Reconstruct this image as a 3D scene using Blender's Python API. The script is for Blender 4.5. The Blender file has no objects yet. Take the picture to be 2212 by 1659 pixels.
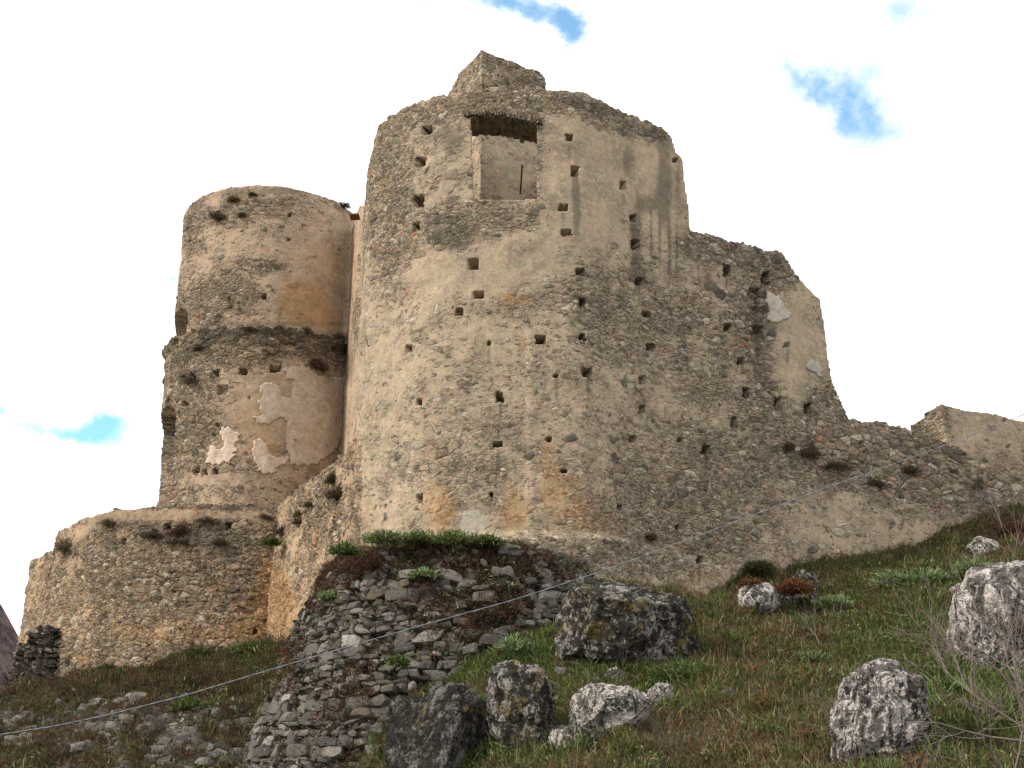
import bpy, math, random
import numpy as np
from mathutils import Vector
random.seed(7); RNG = np.random.default_rng(11)
scene = bpy.context.scene
col = scene.collection
R = math.radians

# ---------------------------------------------------------------- camera
PITCH = R(20.0)
cam_d = bpy.data.cameras.new('camera'); cam = bpy.data.objects.new('camera', cam_d); col.objects.link(cam)
cam_d.sensor_width = 36; cam_d.lens = 45; cam_d.clip_end = 8000; cam_d.clip_start = 0.1
cam.location = (0, 0, 0); cam.rotation_euler = (R(90) + PITCH, 0, 0)
scene.camera = cam
CP, SP = math.cos(PITCH), math.sin(PITCH)
F = 2765.0; CU, CV = 1106.0, 829.5          # survey units used for placing things

def ray(u, v):
    """slope of a sight line: X/Y and Z/Y"""
    yu = (CV - v) / F
    Y = CP - yu * SP; Z = SP + yu * CP
    return (u - CU) / F / Y, Z / Y

def at(u, v, d):
    a, b = ray(u, v); return np.array([a * d, d, b * d])

def proj(p):
    x, y, z = p[..., 0], p[..., 1], p[..., 2]
    fw = y * CP + z * SP; up = -y * SP + z * CP
    fw = np.where(np.abs(fw) < 1e-3, 1e-3, fw)
    return CU + F * x / fw, CV - F * up / fw

# ---------------------------------------------------------------- world
W = bpy.data.worlds.new('World'); scene.world = W; W.use_nodes = True
nt = W.node_tree; nt.nodes.clear()
SUN_EL, SUN_AZ = R(33), math.atan2(-0.92, -0.30)      # azimuth from +Y, towards the sun (x=-.9,y=-.36)
def WN(t, **k):
    n = nt.nodes.new(t)
    for a, b in k.items(): setattr(n, a, b)
    return n
def wm(op, a, b=None, c=None, clamp=False):
    n = WN('ShaderNodeMath', operation=op, use_clamp=clamp)
    for i, x in enumerate((a, b, c)):
        if x is None: continue
        if isinstance(x, (int, float)): n.inputs[i].default_value = x
        else: nt.links.new(x, n.inputs[i])
    return n.outputs[0]
sky = WN('ShaderNodeTexSky', sky_type='NISHITA', sun_disc=False, sun_elevation=SUN_EL, sun_rotation=SUN_AZ)
sky.air_density = 1.0; sky.dust_density = 0.3; sky.ozone_density = 2.0
tc = WN('ShaderNodeTexCoord')
sep = WN('ShaderNodeSeparateXYZ'); nt.links.new(tc.outputs['Generated'], sep.inputs[0])
ysafe = wm('MAXIMUM', sep.outputs[1], 0.05)
ga = wm('DIVIDE', sep.outputs[0], ysafe); gb = wm('DIVIDE', sep.outputs[2], ysafe)
nz = WN('ShaderNodeTexNoise'); nz.inputs['Scale'].default_value = 9; nz.inputs['Detail'].default_value = 6; nz.inputs['Roughness'].default_value = .62
nt.links.new(tc.outputs['Generated'], nz.inputs['Vector'])
sn = WN('ShaderNodeSeparateColor'); nt.links.new(nz.outputs['Color'], sn.inputs[0])
ga = wm('MULTIPLY_ADD', wm('SUBTRACT', sn.outputs[0], .5), .11, ga)
gb = wm('MULTIPLY_ADD', wm('SUBTRACT', sn.outputs[1], .5), .09, gb)
# gaps in the cloud: centre, half-widths, tilt(deg), depth of blue
GAPS = [(895, 2, 42, 22, 0, .8), (1100, 12, 135, 30, 6, 1.3), (1212, 50, 30, 46, -25, .8), (1285, 105, 55, 14, 12, .45),
        (1985, 5, 150, 42, 0, .6), (1770, 180, 130, 34, 28, .75), (1885, 265, 95, 60, 45, .6), (1760, 130, 170, 50, 10, .4), (1930, 120, 140, 100, 0, .38), (1900, 300, 110, 60, 0, .3), (80, 1090, 200, 60, 0, .2), (420, 960, 90, 60, 0, .25), (250, 960, 220, 50, 0, .25), (1625, 240, 34, 16, 0, .35),
        (362, 590, 30, 15, 0, .7), (5, 868, 26, 22, 0, .7), (120, 918, 190, 30, 8, .7), (200, 905, 70, 28, 0, .6),
        (290, 1003, 70, 18, 0, .55), (60, 1000, 26, 10, 0, .35), (2195, 610, 55, 90, 0, .3), (800, 98, 26, 8, 0, .3)]
acc = None
for (u, v, ru, rv, tilt, s) in GAPS:
    a0, b0 = ray(u, v); sa = abs(ray(u + ru, v)[0] - a0); sb = abs(ray(u, v - rv)[1] - b0)
    t = -R(tilt); da = wm('SUBTRACT', ga, a0); db = wm('SUBTRACT', gb, b0)
    p = wm('ADD', wm('MULTIPLY', da, math.cos(t) / sa), wm('MULTIPLY', db, math.sin(t) / sa))
    q = wm('ADD', wm('MULTIPLY', da, -math.sin(t) / sb), wm('MULTIPLY', db, math.cos(t) / sb))
    r2 = wm('ADD', wm('MULTIPLY', p, p), wm('MULTIPLY', q, q))
    g = wm('MULTIPLY', wm('POWER', 2.718, wm('MULTIPLY', r2, -.9)), s)
    acc = g if acc is None else wm('ADD', acc, g)
front = wm('GREATER_THAN', sep.outputs[1], 0.06)
acc = wm('MULTIPLY', acc, front)
nz2 = WN('ShaderNodeTexNoise'); nz2.inputs['Scale'].default_value = 22; nz2.inputs['Detail'].default_value = 7; nz2.inputs['Roughness'].default_value = .65
nt.links.new(tc.outputs['Generated'], nz2.inputs['Vector'])
acc = wm('MULTIPLY', acc, wm('MULTIPLY_ADD', nz2.outputs[0], 2.2, -.05))
gap = WN('ShaderNodeMapRange', interpolation_type='SMOOTHERSTEP'); nt.links.new(acc, gap.inputs[0])
gap.inputs[1].default_value = .0; gap.inputs[2].default_value = 1.35; gap.inputs[4].default_value = .92
nz3 = WN('ShaderNodeTexNoise'); nz3.inputs['Scale'].default_value = 3; nz3.inputs['Detail'].default_value = 5
nt.links.new(tc.outputs['Generated'], nz3.inputs['Vector'])
cl = WN('ShaderNodeMapRange'); nt.links.new(nz3.outputs[0], cl.inputs[0])
cl.inputs[1].default_value = .3; cl.inputs[2].default_value = .7; cl.inputs[3].default_value = 9.6; cl.inputs[4].default_value = 18
cc = WN('ShaderNodeCombineColor'); nt.links.new(wm('MULTIPLY', cl.outputs[0], .975), cc.inputs[0]); nt.links.new(cl.outputs[0], cc.inputs[1]); nt.links.new(wm('MULTIPLY', cl.outputs[0], 1.02), cc.inputs[2])
gain = WN('ShaderNodeMix', data_type='RGBA', blend_type='MULTIPLY'); gain.inputs[0].default_value = 1
nt.links.new(sky.outputs[0], gain.inputs[6]); gain.inputs[7].default_value = (1.7, 2.9, 2.9, 1)
mx = WN('ShaderNodeMix', data_type='RGBA'); nt.links.new(gap.outputs[0], mx.inputs[0])
nt.links.new(cc.outputs[0], mx.inputs[6]); nt.links.new(gain.outputs[2], mx.inputs[7])
bg = WN('ShaderNodeBackground'); bg.inputs[1].default_value = .1; nt.links.new(mx.outputs[2], bg.inputs[0])
wo = WN('ShaderNodeOutputWorld'); nt.links.new(bg.outputs[0], wo.inputs[0])

# ---------------------------------------------------------------- sun
sl = bpy.data.lights.new('sun', 'SUN'); sl.energy = 3.3; sl.angle = R(3); sl.color = (1.0, .93, .82)
so = bpy.data.objects.new('sun', sl); col.objects.link(so)
sd = Vector((math.sin(SUN_AZ) * math.cos(SUN_EL), math.cos(SUN_AZ) * math.cos(SUN_EL), math.sin(SUN_EL)))
so.rotation_euler = (-sd).to_track_quat('-Z', 'Y').to_euler()
so.location = (-30, -10, 40)
scene.view_settings.view_transform = 'Standard'; scene.view_settings.look = 'None'
scene.view_settings.exposure = 0.12; scene.view_settings.gamma = 1

# ================================================================ helpers
def hsh(ix, iy, iz, seed):
    h = (ix.astype(np.int64) * 374761393 + iy.astype(np.int64) * 668265263 + iz.astype(np.int64) * 2147483647 + seed * 974634777) & 0xffffffff
    h = ((h ^ (h >> 13)) * 1274126177) & 0xffffffff
    h = ((h ^ (h >> 16)) * 2246822519) & 0xffffffff
    return ((h ^ (h >> 15)) & 0xffffff) / float(0xffffff)

def vnoise(p, seed=0):
    p = np.asarray(p, float); i = np.floor(p).astype(np.int64); f = p - i
    f = f * f * f * (f * (f * 6 - 15) + 10)
    x, y, z = i[..., 0], i[..., 1], i[..., 2]; r = 0
    for dx in (0, 1):
        for dy in (0, 1):
            for dz in (0, 1):
                w = (f[..., 0] if dx else 1 - f[..., 0]) * (f[..., 1] if dy else 1 - f[..., 1]) * (f[..., 2] if dz else 1 - f[..., 2])
                r = r + w * hsh(x + dx, y + dy, z + dz, seed)
    return r * 2 - 1

def fbm(p, o=4, seed=0, gain=.5):
    p = np.asarray(p, float); a = 1; r = 0; t = 0
    for k in range(o):
        r = r + a * vnoise(p * 2 ** k + 17.3 * k, seed + k); t += a; a *= gain
    return r / t

def tag(o, label=None, cat=None, group=None, kind=None):
    if label: o['label'] = label
    if cat: o['category'] = cat
    if group: o['group'] = group
    if kind: o['kind'] = kind
    return o

def thing(name, label, cat, loc, group=None):
    o = bpy.data.objects.new(name, None); col.objects.link(o); o.location = loc
    o.empty_display_size = .5
    return tag(o, label, cat, group)

def mesh(name, V, faces, mat=None, parent=None, smooth=True, attrs=None, origin=None):
    """faces: list of int arrays (n,3) or (n,4). V in world space; origin moves the object's origin there"""
    V = np.asarray(V, float); me = bpy.data.meshes.new(name)
    org = np.zeros(3) if origin is None else np.asarray(origin, float)
    if parent is not None: org = np.array(parent.location)
    Vl = V - org
    me.vertices.add(len(V)); me.vertices.foreach_set('co', Vl.astype(np.float32).ravel())
    fs = [np.asarray(f) for f in faces if len(f)]
    nl = sum(f.size for f in fs); npoly = sum(len(f) for f in fs)
    me.loops.add(nl); me.loops.foreach_set('vertex_index', np.concatenate([f.ravel() for f in fs]).astype(np.int32))
    me.polygons.add(npoly)
    ls = []; st = 0
    for f in fs:
        ls.append(st + np.arange(len(f)) * f.shape[1]); st += f.size
    me.polygons.foreach_set('loop_start', np.concatenate(ls).astype(np.int32))
    me.polygons.foreach_set('use_smooth', np.full(npoly, smooth))
    me.update(calc_edges=True)
    for k, a in (attrs or {}).items():
        a = np.asarray(a, np.float32)
        at_ = me.attributes.new(k, 'FLOAT_COLOR', 'POINT')
        if a.shape[1] == 3: a = np.c_[a, np.ones(len(a), np.float32)]
        at_.data.foreach_set('color', a.ravel())
    me.validate()
    if mat: me.materials.append(mat)
    o = bpy.data.objects.new(name, me); col.objects.link(o)
    if parent is not None: o.parent = parent
    else: o.location = org
    return o

def ell(u, v, L):
    """sum of soft tilted spots (u, v, ru, rv, tilt, strength)"""
    r = np.zeros_like(u)
    for (a, b, ru, rv, t, s) in L:
        t = R(t); du = u - a; dv = v - b
        p = (du * math.cos(t) + dv * math.sin(t)) / ru; q = (-du * math.sin(t) + dv * math.cos(t)) / rv
        r += s * np.exp(-(p * p + q * q) ** 1.5 * .9)
    return r

def inpoly(u, v, P):
    u = np.asarray(u); r = np.zeros(u.shape, bool); n = len(P)
    for i in range(n):
        x1, y1 = P[i]; x2, y2 = P[(i + 1) % n]
        c = ((y1 > v) != (y2 > v)) & (u < (x2 - x1) * (v - y1) / ((y2 - y1) or 1e-9) + x1)
        r ^= c
    return r

# ================================================================ materials
class NT:
    def __init__(s, name, disp=True):
        s.m = bpy.data.materials.new(name); s.m.use_nodes = True; s.t = s.m.node_tree; s.t.nodes.clear()
        s.out = s.t.nodes.new('ShaderNodeOutputMaterial'); s.b = s.t.nodes.new('ShaderNodeBsdfPrincipled')
        s.t.links.new(s.b.outputs[0], s.out.inputs[0])
        s.b.inputs['Roughness'].default_value = .93; s.b.inputs['Specular IOR Level'].default_value = .03
        if disp: s.m.displacement_method = 'BOTH'
    def L(s, a, b): s.t.links.new(a, b)
    def n(s, ty, **k):
        n = s.t.nodes.new(ty)
        for a, b in k.items(): setattr(n, a, b)
        return n
    def val(s, sock, x):
        if isinstance(x, (int, float)): sock.default_value = x
        elif isinstance(x, tuple): sock.default_value = x if len(x) == 4 or sock.type == 'VECTOR' else (*x, 1)
        else: s.L(x, sock)
    def math(s, op, a, b=None, c=None, clamp=False):
        n = s.n('ShaderNodeMath', operation=op, use_clamp=clamp)
        for i, x in enumerate((a, b, c)):
            if x is not None: s.val(n.inputs[i], x)
        return n.outputs[0]
    def step(s, x, lo, hi, a=0., b=1.):
        n = s.n('ShaderNodeMapRange', interpolation_type='SMOOTHSTEP'); s.val(n.inputs[0], x)
        for i, q in enumerate((lo, hi, a, b)): s.val(n.inputs[i + 1], q)
        return n.outputs[0]
    def mix(s, f, a, b, blend='MIX'):
        n = s.n('ShaderNodeMix', data_type='RGBA', blend_type=blend); s.val(n.inputs[0], f); s.val(n.inputs[6], a); s.val(n.inputs[7], b)
        return n.outputs[2]
    def noise(s, vec, scale, detail=4, rough=.55, dist=0, color=False):
        n = s.n('ShaderNodeTexNoise'); s.val(n.inputs['Scale'], scale); n.inputs['Detail'].default_value = detail
        n.inputs['Roughness'].default_value = rough; n.inputs['Distortion'].default_value = dist
        s.L(vec, n.inputs['Vector']); return n.outputs['Color' if color else 'Fac']
    def vor(s, vec, scale, feature='F1', rnd=1.0):
        n = s.n('ShaderNodeTexVoronoi', feature=feature); n.inputs['Scale'].default_value = scale; n.inputs['Randomness'].default_value = rnd
        s.L(vec, n.inputs['Vector']); return n
    def ramp(s, x, stops, interp='LINEAR'):
        n = s.n('ShaderNodeValToRGB'); cr = n.color_ramp; cr.interpolation = interp
        while len(cr.elements) < len(stops): cr.elements.new(.5)
        for e, (p, c) in zip(cr.elements, stops): e.position = p; e.color = (*c, 1)
        s.val(n.inputs[0], x); return n.outputs[0]
    def pos(s):
        g = s.n('ShaderNodeNewGeometry'); return g.outputs['Position']
    def vmul(s, v, t):
        n = s.n('ShaderNodeVectorMath', operation='MULTIPLY'); s.L(v, n.inputs[0]); n.inputs[1].default_value = t; return n.outputs[0]
    def vadd(s, v, w):
        n = s.n('ShaderNodeVectorMath', operation='ADD'); s.L(v, n.inputs[0]); s.val(n.inputs[1], w); return n.outputs[0]
    def warp(s, v, scale, amt):
        c = s.noise(v, scale, 3, .55, 0, True)
        a = s.n('ShaderNodeVectorMath', operation='SUBTRACT'); s.L(c, a.inputs[0]); a.inputs[1].default_value = (.5, .5, .5)
        b = s.n('ShaderNodeVectorMath', operation='SCALE'); s.L(a.outputs[0], b.inputs[0]); b.inputs['Scale'].default_value = amt
        return s.vadd(v, b.outputs[0])
    def disp(s, h, scale, mid=0.):
        d = s.n('ShaderNodeDisplacement'); s.L(h, d.inputs['Height']); d.inputs['Midlevel'].default_value = mid
        d.inputs['Scale'].default_value = scale; s.L(d.outputs[0], s.out.inputs['Displacement'])

def masonry(name, cell=(3.7, 6.2), plaster=(.42, .345, .262), tint=(.98, .94, .88), amp=.036, gapdark=.5, stones=None, big=(1.9, 3.1), streak=1.0, mortar=None):
    s = NT(name); P = s.n('ShaderNodeTexCoord').outputs['Object']
    geo = s.pos(); P = geo
    at_ = s.n('ShaderNodeAttribute'); at_.attribute_name = 'zone'
    sc = s.n('ShaderNodeSeparateColor'); s.L(at_.outputs['Color'], sc.inputs[0])
    bare, ochre, dark = sc.outputs[0], sc.outputs[1], sc.outputs[2]; white = at_.outputs['Alpha']
    Pw = s.warp(P, 1.6, .22); Pw = s.warp(Pw, 7., .05)
    nb = s.noise(P, .55, 2); nsm = s.noise(P, 1.3, 2)
    selb = s.step(s.math('ADD', bare, s.math('MULTIPLY', s.math('SUBTRACT', nb, .5), .35)), 1.06, 1.065)     # big rubble where bare > 1
    selb = s.math('MAXIMUM', selb, s.step(s.noise(s.vadd(P, (20., 4., 9.)), .9, 2), .575, .58))
    sels = s.step(s.math('ADD', nsm, s.math('MULTIPLY', s.math('SUBTRACT', s.noise(P, 5., 2), .5), .6)), .54, .545)
    vm = s.n('ShaderNodeMix', data_type='VECTOR'); s.L(sels, vm.inputs[0]); vm.inputs[4].default_value = (cell[0], cell[0], cell[1]); vm.inputs[5].default_value = (cell[0] * 2.1, cell[0] * 2.1, cell[1] * 1.9)
    vm2 = s.n('ShaderNodeMix', data_type='VECTOR'); s.L(selb, vm2.inputs[0]); s.L(vm.outputs[1], vm2.inputs[4]); vm2.inputs[5].default_value = (big[0], big[0], big[1])
    vv_ = s.n('ShaderNodeVectorMath', operation='MULTIPLY'); s.L(Pw, vv_.inputs[0]); s.L(vm2.outputs[1], vv_.inputs[1])
    f_ = s.vor(vv_.outputs[0], 1.0, 'F1', .95); e = s.vor(vv_.outputs[0], 1.0, 'DISTANCE_TO_EDGE', .95).outputs['Distance']
    cs_ = s.n('ShaderNodeSeparateColor'); s.L(f_.outputs['Color'], cs_.inputs[0]); r, q, w_ = cs_.outputs[0], cs_.outputs[1], cs_.outputs[2]
    fine = s.noise(P, 26, 3, .75); mid = s.noise(P, 6, 3, .65); low = s.noise(P, .8, 4, .6)
    # stone visibility
    vis = s.math('ADD', bare, s.math('MULTIPLY', s.math('SUBTRACT', mid, .5), .9))
    vis = s.math('ADD', vis, s.math('MULTIPLY', s.math('SUBTRACT', low, .5), 1.1))
    vis = s.step(s.math('SUBTRACT', vis, s.math('MULTIPLY', q, .75)), -.12, .22)
    st = stones or [(0, (.12, .11, .10)), (.16, (.22, .19, .155)), (.38, (.32, .265, .20)), (.58, (.37, .30, .22)), (.76, (.31, .285, .25)), (.9, (.47, .42, .35)), (.965, (.55, .50, .42)), (1, (.36, .17, .09))]
    stone = s.ramp(r, st)
    stone = s.mix(s.step(mid, .4, .8), stone, s.mix(1., stone, (.62, .6, .58), 'MULTIPLY'))
    pl = s.mix(s.step(low, .35, .65), plaster, (plaster[0] * .72, plaster[1] * .74, plaster[2] * .78))
    pl = s.mix(s.step(mid, .4, .7), pl, (plaster[0] * 1.12, plaster[1] * 1.08, plaster[2] * 1.05))
    mort = mortar or (plaster[0] * .62, plaster[1] * .6, plaster[2] * .58)
    gapm = s.step(e, .02, .085)                  # 0 in joint
    gd = s.mix(gapdark, mort, (.035, .03, .025))
    jn = s.step(s.noise(P, 2.4, 3), .42, .62); gcol = s.mix(jn, mort, gd)
    body = s.mix(gapm, gcol, stone)
    c = s.mix(vis, pl, body)
    ck = s.noise(s.vmul(Pw, (2.4, 2.4, 8.)), 1., 4, .7, .6); ckm = s.step(s.math('ABSOLUTE', s.math('SUBTRACT', ck, .5)), .004, .03, 1., 0.)
    ckm = s.math('MULTIPLY', ckm, s.step(s.math('ADD', bare, s.math('SUBTRACT', low, .5)), .25, .6)); c = s.mix(s.math('MULTIPLY', ckm, .42), c, (.05, .042, .034))
    # stains of the wall; dark zone also carries shade painted in the tower niches
    och = s.math('ADD', ochre, s.math('MULTIPLY', s.math('SUBTRACT', s.noise(P, 2.2, 6, .72), .5), 1.7))
    och = s.step(och, .18, .95, 0., .8)
    c = s.mix(och, c, s.mix(.58, c, (.42, .235, .09)))
    sv = s.vmul(P, (3.2, 3.2, .14)); stv = s.noise(sv, 1.0, 3, .6)
    dk = s.math('ADD', dark, s.math('MULTIPLY', s.math('SUBTRACT', stv, .5), .85 * streak))
    dk = s.math('ADD', dk, s.math('MULTIPLY', s.math('SUBTRACT', s.noise(P, 4.5, 5, .7), .5), .55))
    dk = s.step(dk, .20, .66, 0., .72)
    c = s.mix(dk, c, s.mix(.8, c, (.085, .082, .068)))
    wh = s.step(s.math('ADD', white, s.math('MULTIPLY', s.math('SUBTRACT', s.noise(P, 3.5, 5, .65), .5), .7)), .42, .6)
    c = s.mix(wh, c, s.mix(s.step(mid, .3, .7), (.50, .46, .40), (.40, .36, .30)))
    li = s.step(s.noise(P, 9, 5, .7), .62, .7, 0., .55); c = s.mix(li, c, (.44, .42, .36))
    pk = s.step(s.noise(s.vadd(P, (9., 9., 9.)), 11, 3, .7), .62, .72, 0., .6); c = s.mix(pk, c, (.08, .07, .058))
    c = s.mix(1., c, s.ramp(fine, [(.25, (.62, .60, .57)), (.5, (1, 1, 1)), (.78, (1.32, 1.33, 1.36))]), 'MULTIPLY')
    c = s.mix(1., c, tint, 'MULTIPLY')
    hue = s.noise(P, 3.2, 5, .75, 0, True); hs = s.n('ShaderNodeSeparateColor'); s.L(hue, hs.inputs[0])
    c = s.mix(1., c, s.ramp(hs.outputs[0], [(.32, (.80, .90, .80)), (.5, (1, 1, 1)), (.68, (1.22, 1.06, 1.05))]), 'MULTIPLY')
    c = s.mix(1., c, s.ramp(hs.outputs[2], [(.3, (.78, .78, .80)), (.5, (1, 1, 1)), (.7, (1.2, 1.2, 1.18))]), 'MULTIPLY')
    s.L(c, s.b.inputs['Base Color'])
    dome = s.step(e, 0., .2)
    h = s.math('MULTIPLY', s.math('MULTIPLY', dome, vis), s.math('MULTIPLY_ADD', q, .9, .45))
    h = s.math('MULTIPLY', h, s.math('SUBTRACT', 1., s.math('MULTIPLY', wh, .9)))
    h = s.math('MULTIPLY_ADD', selb, s.math('MULTIPLY', h, .8), h)
    h = s.math('ADD', h, s.math('MULTIPLY', mid, .35)); h = s.math('ADD', h, s.math('MULTIPLY', fine, .24))
    h = s.math('ADD', h, s.math('MULTIPLY', pk, -.5)); h = s.math('ADD', h, s.math('MULTIPLY', ckm, -.7))
    s.disp(h, amp, .4)
    return s.m

M_wall = masonry('keep_masonry')
M_left = masonry('tower_masonry', cell=(3.2, 5.8), plaster=(.44, .345, .26), amp=.055, streak=.35)
M_bast = masonry('bastion_masonry', cell=(2.1, 3.5), plaster=(.42, .32, .225), amp=.08, streak=.35, tint=(1.05, .99, .92))
M_dry = masonry('dry_stone', cell=(2.3, 4.3), plaster=(.10, .075, .05), amp=.20, gapdark=.95, streak=.2, big=(1.7, 3.2), mortar=(.05, .04, .03),
                stones=[(0, (.05, .046, .042)), (.3, (.10, .092, .085)), (.6, (.15, .135, .12)), (.85, (.22, .20, .18)), (.97, (.30, .28, .25)), (1, (.5, .47, .45))])
def plain_plaster():
    s = NT('old_plaster'); P = s.pos()
    m = s.noise(P, 3, 5, .65); f = s.noise(P, 30, 3, .7)
    at_ = s.n('ShaderNodeAttribute'); at_.attribute_name = 'zone'
    c = s.mix(s.step(m, .35, .65), (.60, .50, .42), (.47, .385, .30)); c = s.mix(1., c, at_.outputs['Color'], 'MULTIPLY')
    c = s.mix(s.step(s.noise(P, 4.5, 6, .7), .50, .62, 0., .75), c, (.40, .32, .235)); c = s.mix(s.step(s.noise(s.vadd(P, (3., 3., 3.)), 9, 5, .7), .6, .68, 0., .7), c, (.22, .18, .14))
    c = s.mix(1., c, s.ramp(f, [(.3, (.8, .8, .8)), (.7, (1.15, 1.15, 1.15))]), 'MULTIPLY')
    s.L(c, s.b.inputs['Base Color']); s.disp(s.math('ADD', m, s.math('MULTIPLY', f, .3)), .02, .3)
    return s.m
M_plaster = plain_plaster()

def rock_mat(name, pale=(.42, .38, .35), dark=(.07, .06, .052), thr=.5, mossy=.0, vert=0.):
    s = NT(name); P = s.pos(); Pw = s.warp(P, 1.2, .9)
    V = s.vmul(Pw, (1, 1, .45 if vert else 1.))
    a = s.noise(V, 2.2, 7, .68, .4); f = s.noise(P, 16, 5, .72); b = s.noise(s.vadd(P, (3., 1., 7.)), 5, 6, .7)
    lowp = s.noise(s.vadd(P, (2., 8., 5.)), .55, 3, .6); a2 = s.math('ADD', a, s.math('MULTIPLY', s.math('SUBTRACT', lowp, .5), .55))
    c = s.mix(s.step(a2, thr - .05, thr + .04), dark, pale)
    c = s.mix(s.step(b, .52, .62, 0., .75), c, (pale[0] * 1.25, pale[1] * 1.25, pale[2] * 1.2))
    c = s.mix(s.step(f, .5, .62, 0., .7), c, (.045, .04, .036))
    rv = s.noise(s.vadd(s.vmul(Pw, (2.2, 2.2, .7)), (4., 4., 4.)), 1.4, 5, .65, .8)
    crk = s.step(s.math('ABSOLUTE', s.math('SUBTRACT', rv, .5)), 0., .035); c = s.mix(crk, (.035, .03, .026), c)
    if mossy: c = s.mix(s.step(s.noise(s.vadd(P, (8., 2., 3.)), 1.5, 6, .7), .60 - mossy * .1, .66, 0., .8), c, (.16, .115, .028))
    s.L(c, s.b.inputs['Base Color'])
    h = s.math('ADD', s.math('MULTIPLY', a, .8), s.math('MULTIPLY', f, .35)); h = s.math('ADD', h, s.math('MULTIPLY', crk, .25)); h = s.math('MULTIPLY_ADD', b, .3, h)
    s.disp(h, .16, .9); return s.m
M_rock = rock_mat('limestone_pale', (.48, .43, .39), (.11, .10, .09), .49)
M_rockv = rock_mat('limestone_ridged', (.50, .45, .42), (.10, .09, .085), .49, 0, 1)
M_rockd = rock_mat('limestone_dark', (.15, .14, .128), (.035, .031, .028), .53, .2)
M_rockm = rock_mat('limestone_lichen', (.27, .25, .225), (.032, .028, .025), .55, .9)

def ground_mat():
    s = NT('hill_soil'); P = s.pos()
    a = s.noise(P, .7, 5, .6); b = s.noise(P, 4, 5, .7); f = s.noise(P, 22, 4, .75)
    c = s.mix(s.step(a, .4, .6), (.055, .055, .022), (.10, .07, .042))
    c = s.mix(s.step(b, .52, .64, 0., .8), c, (.05, .075, .02)); c = s.mix(s.step(f, .6, .7, 0., .6), c, (.26, .23, .2))
    at_ = s.n('ShaderNodeAttribute'); at_.attribute_name = 'zone'; sc = s.n('ShaderNodeSeparateColor'); s.L(at_.outputs['Color'], sc.inputs[0])
    Pw = s.warp(P, 1.5, .25); V = s.vmul(Pw, (2.6, 2.2, 3.6)); e = s.vor(V, 1., 'DISTANCE_TO_EDGE').outputs['Distance']
    vc = s.n('ShaderNodeSeparateColor'); s.L(s.vor(V, 1.).outputs['Color'], vc.inputs[0])
    on = s.math('MULTIPLY', s.step(s.math('ADD', sc.outputs[0], s.math('SUBTRACT', vc.outputs[1], 1.)), .0, .08), s.step(e, .06, .12))
    stc = s.ramp(vc.outputs[0], [(0, (.07, .062, .055)), (.5, (.14, .125, .11)), (.85, (.22, .20, .18)), (1, (.34, .32, .29))])
    stc = s.mix(1., stc, s.ramp(f, [(.3, (.6, .6, .6)), (.7, (1.3, 1.3, 1.3))]), 'MULTIPLY')
    c = s.mix(on, c, stc)
    s.L(c, s.b.inputs['Base Color']); s.disp(s.math('ADD', s.math('ADD', b, s.math('MULTIPLY', f, .4)), s.math('MULTIPLY', s.math('MULTIPLY', s.step(e, .04, .3), on), 1.4)), .13, .6); return s.m
M_ground = ground_mat()

def leaf_mat(name):
    s = NT(name, False); at_ = s.n('ShaderNodeAttribute'); at_.attribute_name = 'tone'
    s.L(at_.outputs['Color'], s.b.inputs['Base Color']); s.b.inputs['Roughness'].default_value = .7
    tr = s.n('ShaderNodeBsdfTranslucent'); s.L(at_.outputs['Color'], tr.inputs[0])
    m = s.n('ShaderNodeMixShader'); m.inputs[0].default_value = .25; s.L(s.b.outputs[0], m.inputs[1]); s.L(tr.outputs[0], m.inputs[2])
    s.L(m.outputs[0], s.out.inputs[0]); return s.m
M_leaf = leaf_mat('foliage'); M_grass = leaf_mat('grass_blades')
def flat_mat(name, c, rough=.8, metal=0.):
    s = NT(name, False); P = s.pos(); n_ = s.noise(P, 9, 4, .6)
    s.L(s.mix(s.step(n_, .3, .7), c, tuple(x * .65 for x in c)), s.b.inputs['Base Color'])
    s.b.inputs['Roughness'].default_value = rough; s.b.inputs['Metallic'].default_value = metal; return s.m
M_cable = flat_mat('galvanised_cable', (.26, .28, .30), .55, .2)
M_twig = flat_mat('grey_twig', (.25, .20, .175)); M_twigd = flat_mat('dark_twig', (.09, .07, .06))
M_wood = flat_mat('weathered_wood', (.20, .11, .06)); M_iron = flat_mat('rusted_iron', (.03, .025, .022), .7)

# ================================================================ terrain
CTRL = [(0, 1659, 46), (150, 1659, 46), (300, 1659, 45), (400, 1659, 45.5), (500, 1659, 45.3), (850, 1659, 38.5), (980, 1659, 34.5), (1100, 1659, 32), (1400, 1659, 30), (1800, 1659, 27.5), (2212, 1659, 26),
        (0, 1520, 57), (60, 1480, 60), (120, 1467, 60.8), (300, 1432, 57.0), (450, 1405, 55.8), (590, 1388, 55.2), (150, 1560, 52), (350, 1540, 50), (0, 1590, 51.5), (520, 1530, 48.5), (600, 1440, 51.5),
        (880, 1510, 39.8), (1000, 1450, 40.4), (1150, 1372, 41.2), (1240, 1290, 43), (1350, 1262, 45.3), (1500, 1285, 46.2), (1600, 1262, 47.3), (1680, 1240, 48.2), (1800, 1212, 49.3), (1900, 1190, 50.2),
        (2050, 1150, 51.8), (2150, 1110, 53), (2212, 1085, 54), (2400, 1060, 55),
        (1000, 1560, 36.5), (1150, 1480, 37.8), (1350, 1470, 36.8), (1350, 1560, 33.2), (1500, 1440, 38), (1700, 1380, 41), (1700, 1500, 34.5), (1850, 1560, 31), (1800, 1300, 45), (2050, 1300, 43), (2050, 1450, 35),
        (2212, 1200, 47.5), (2212, 1400, 37), (2400, 1400, 36), (2400, 1659, 25)]
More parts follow.
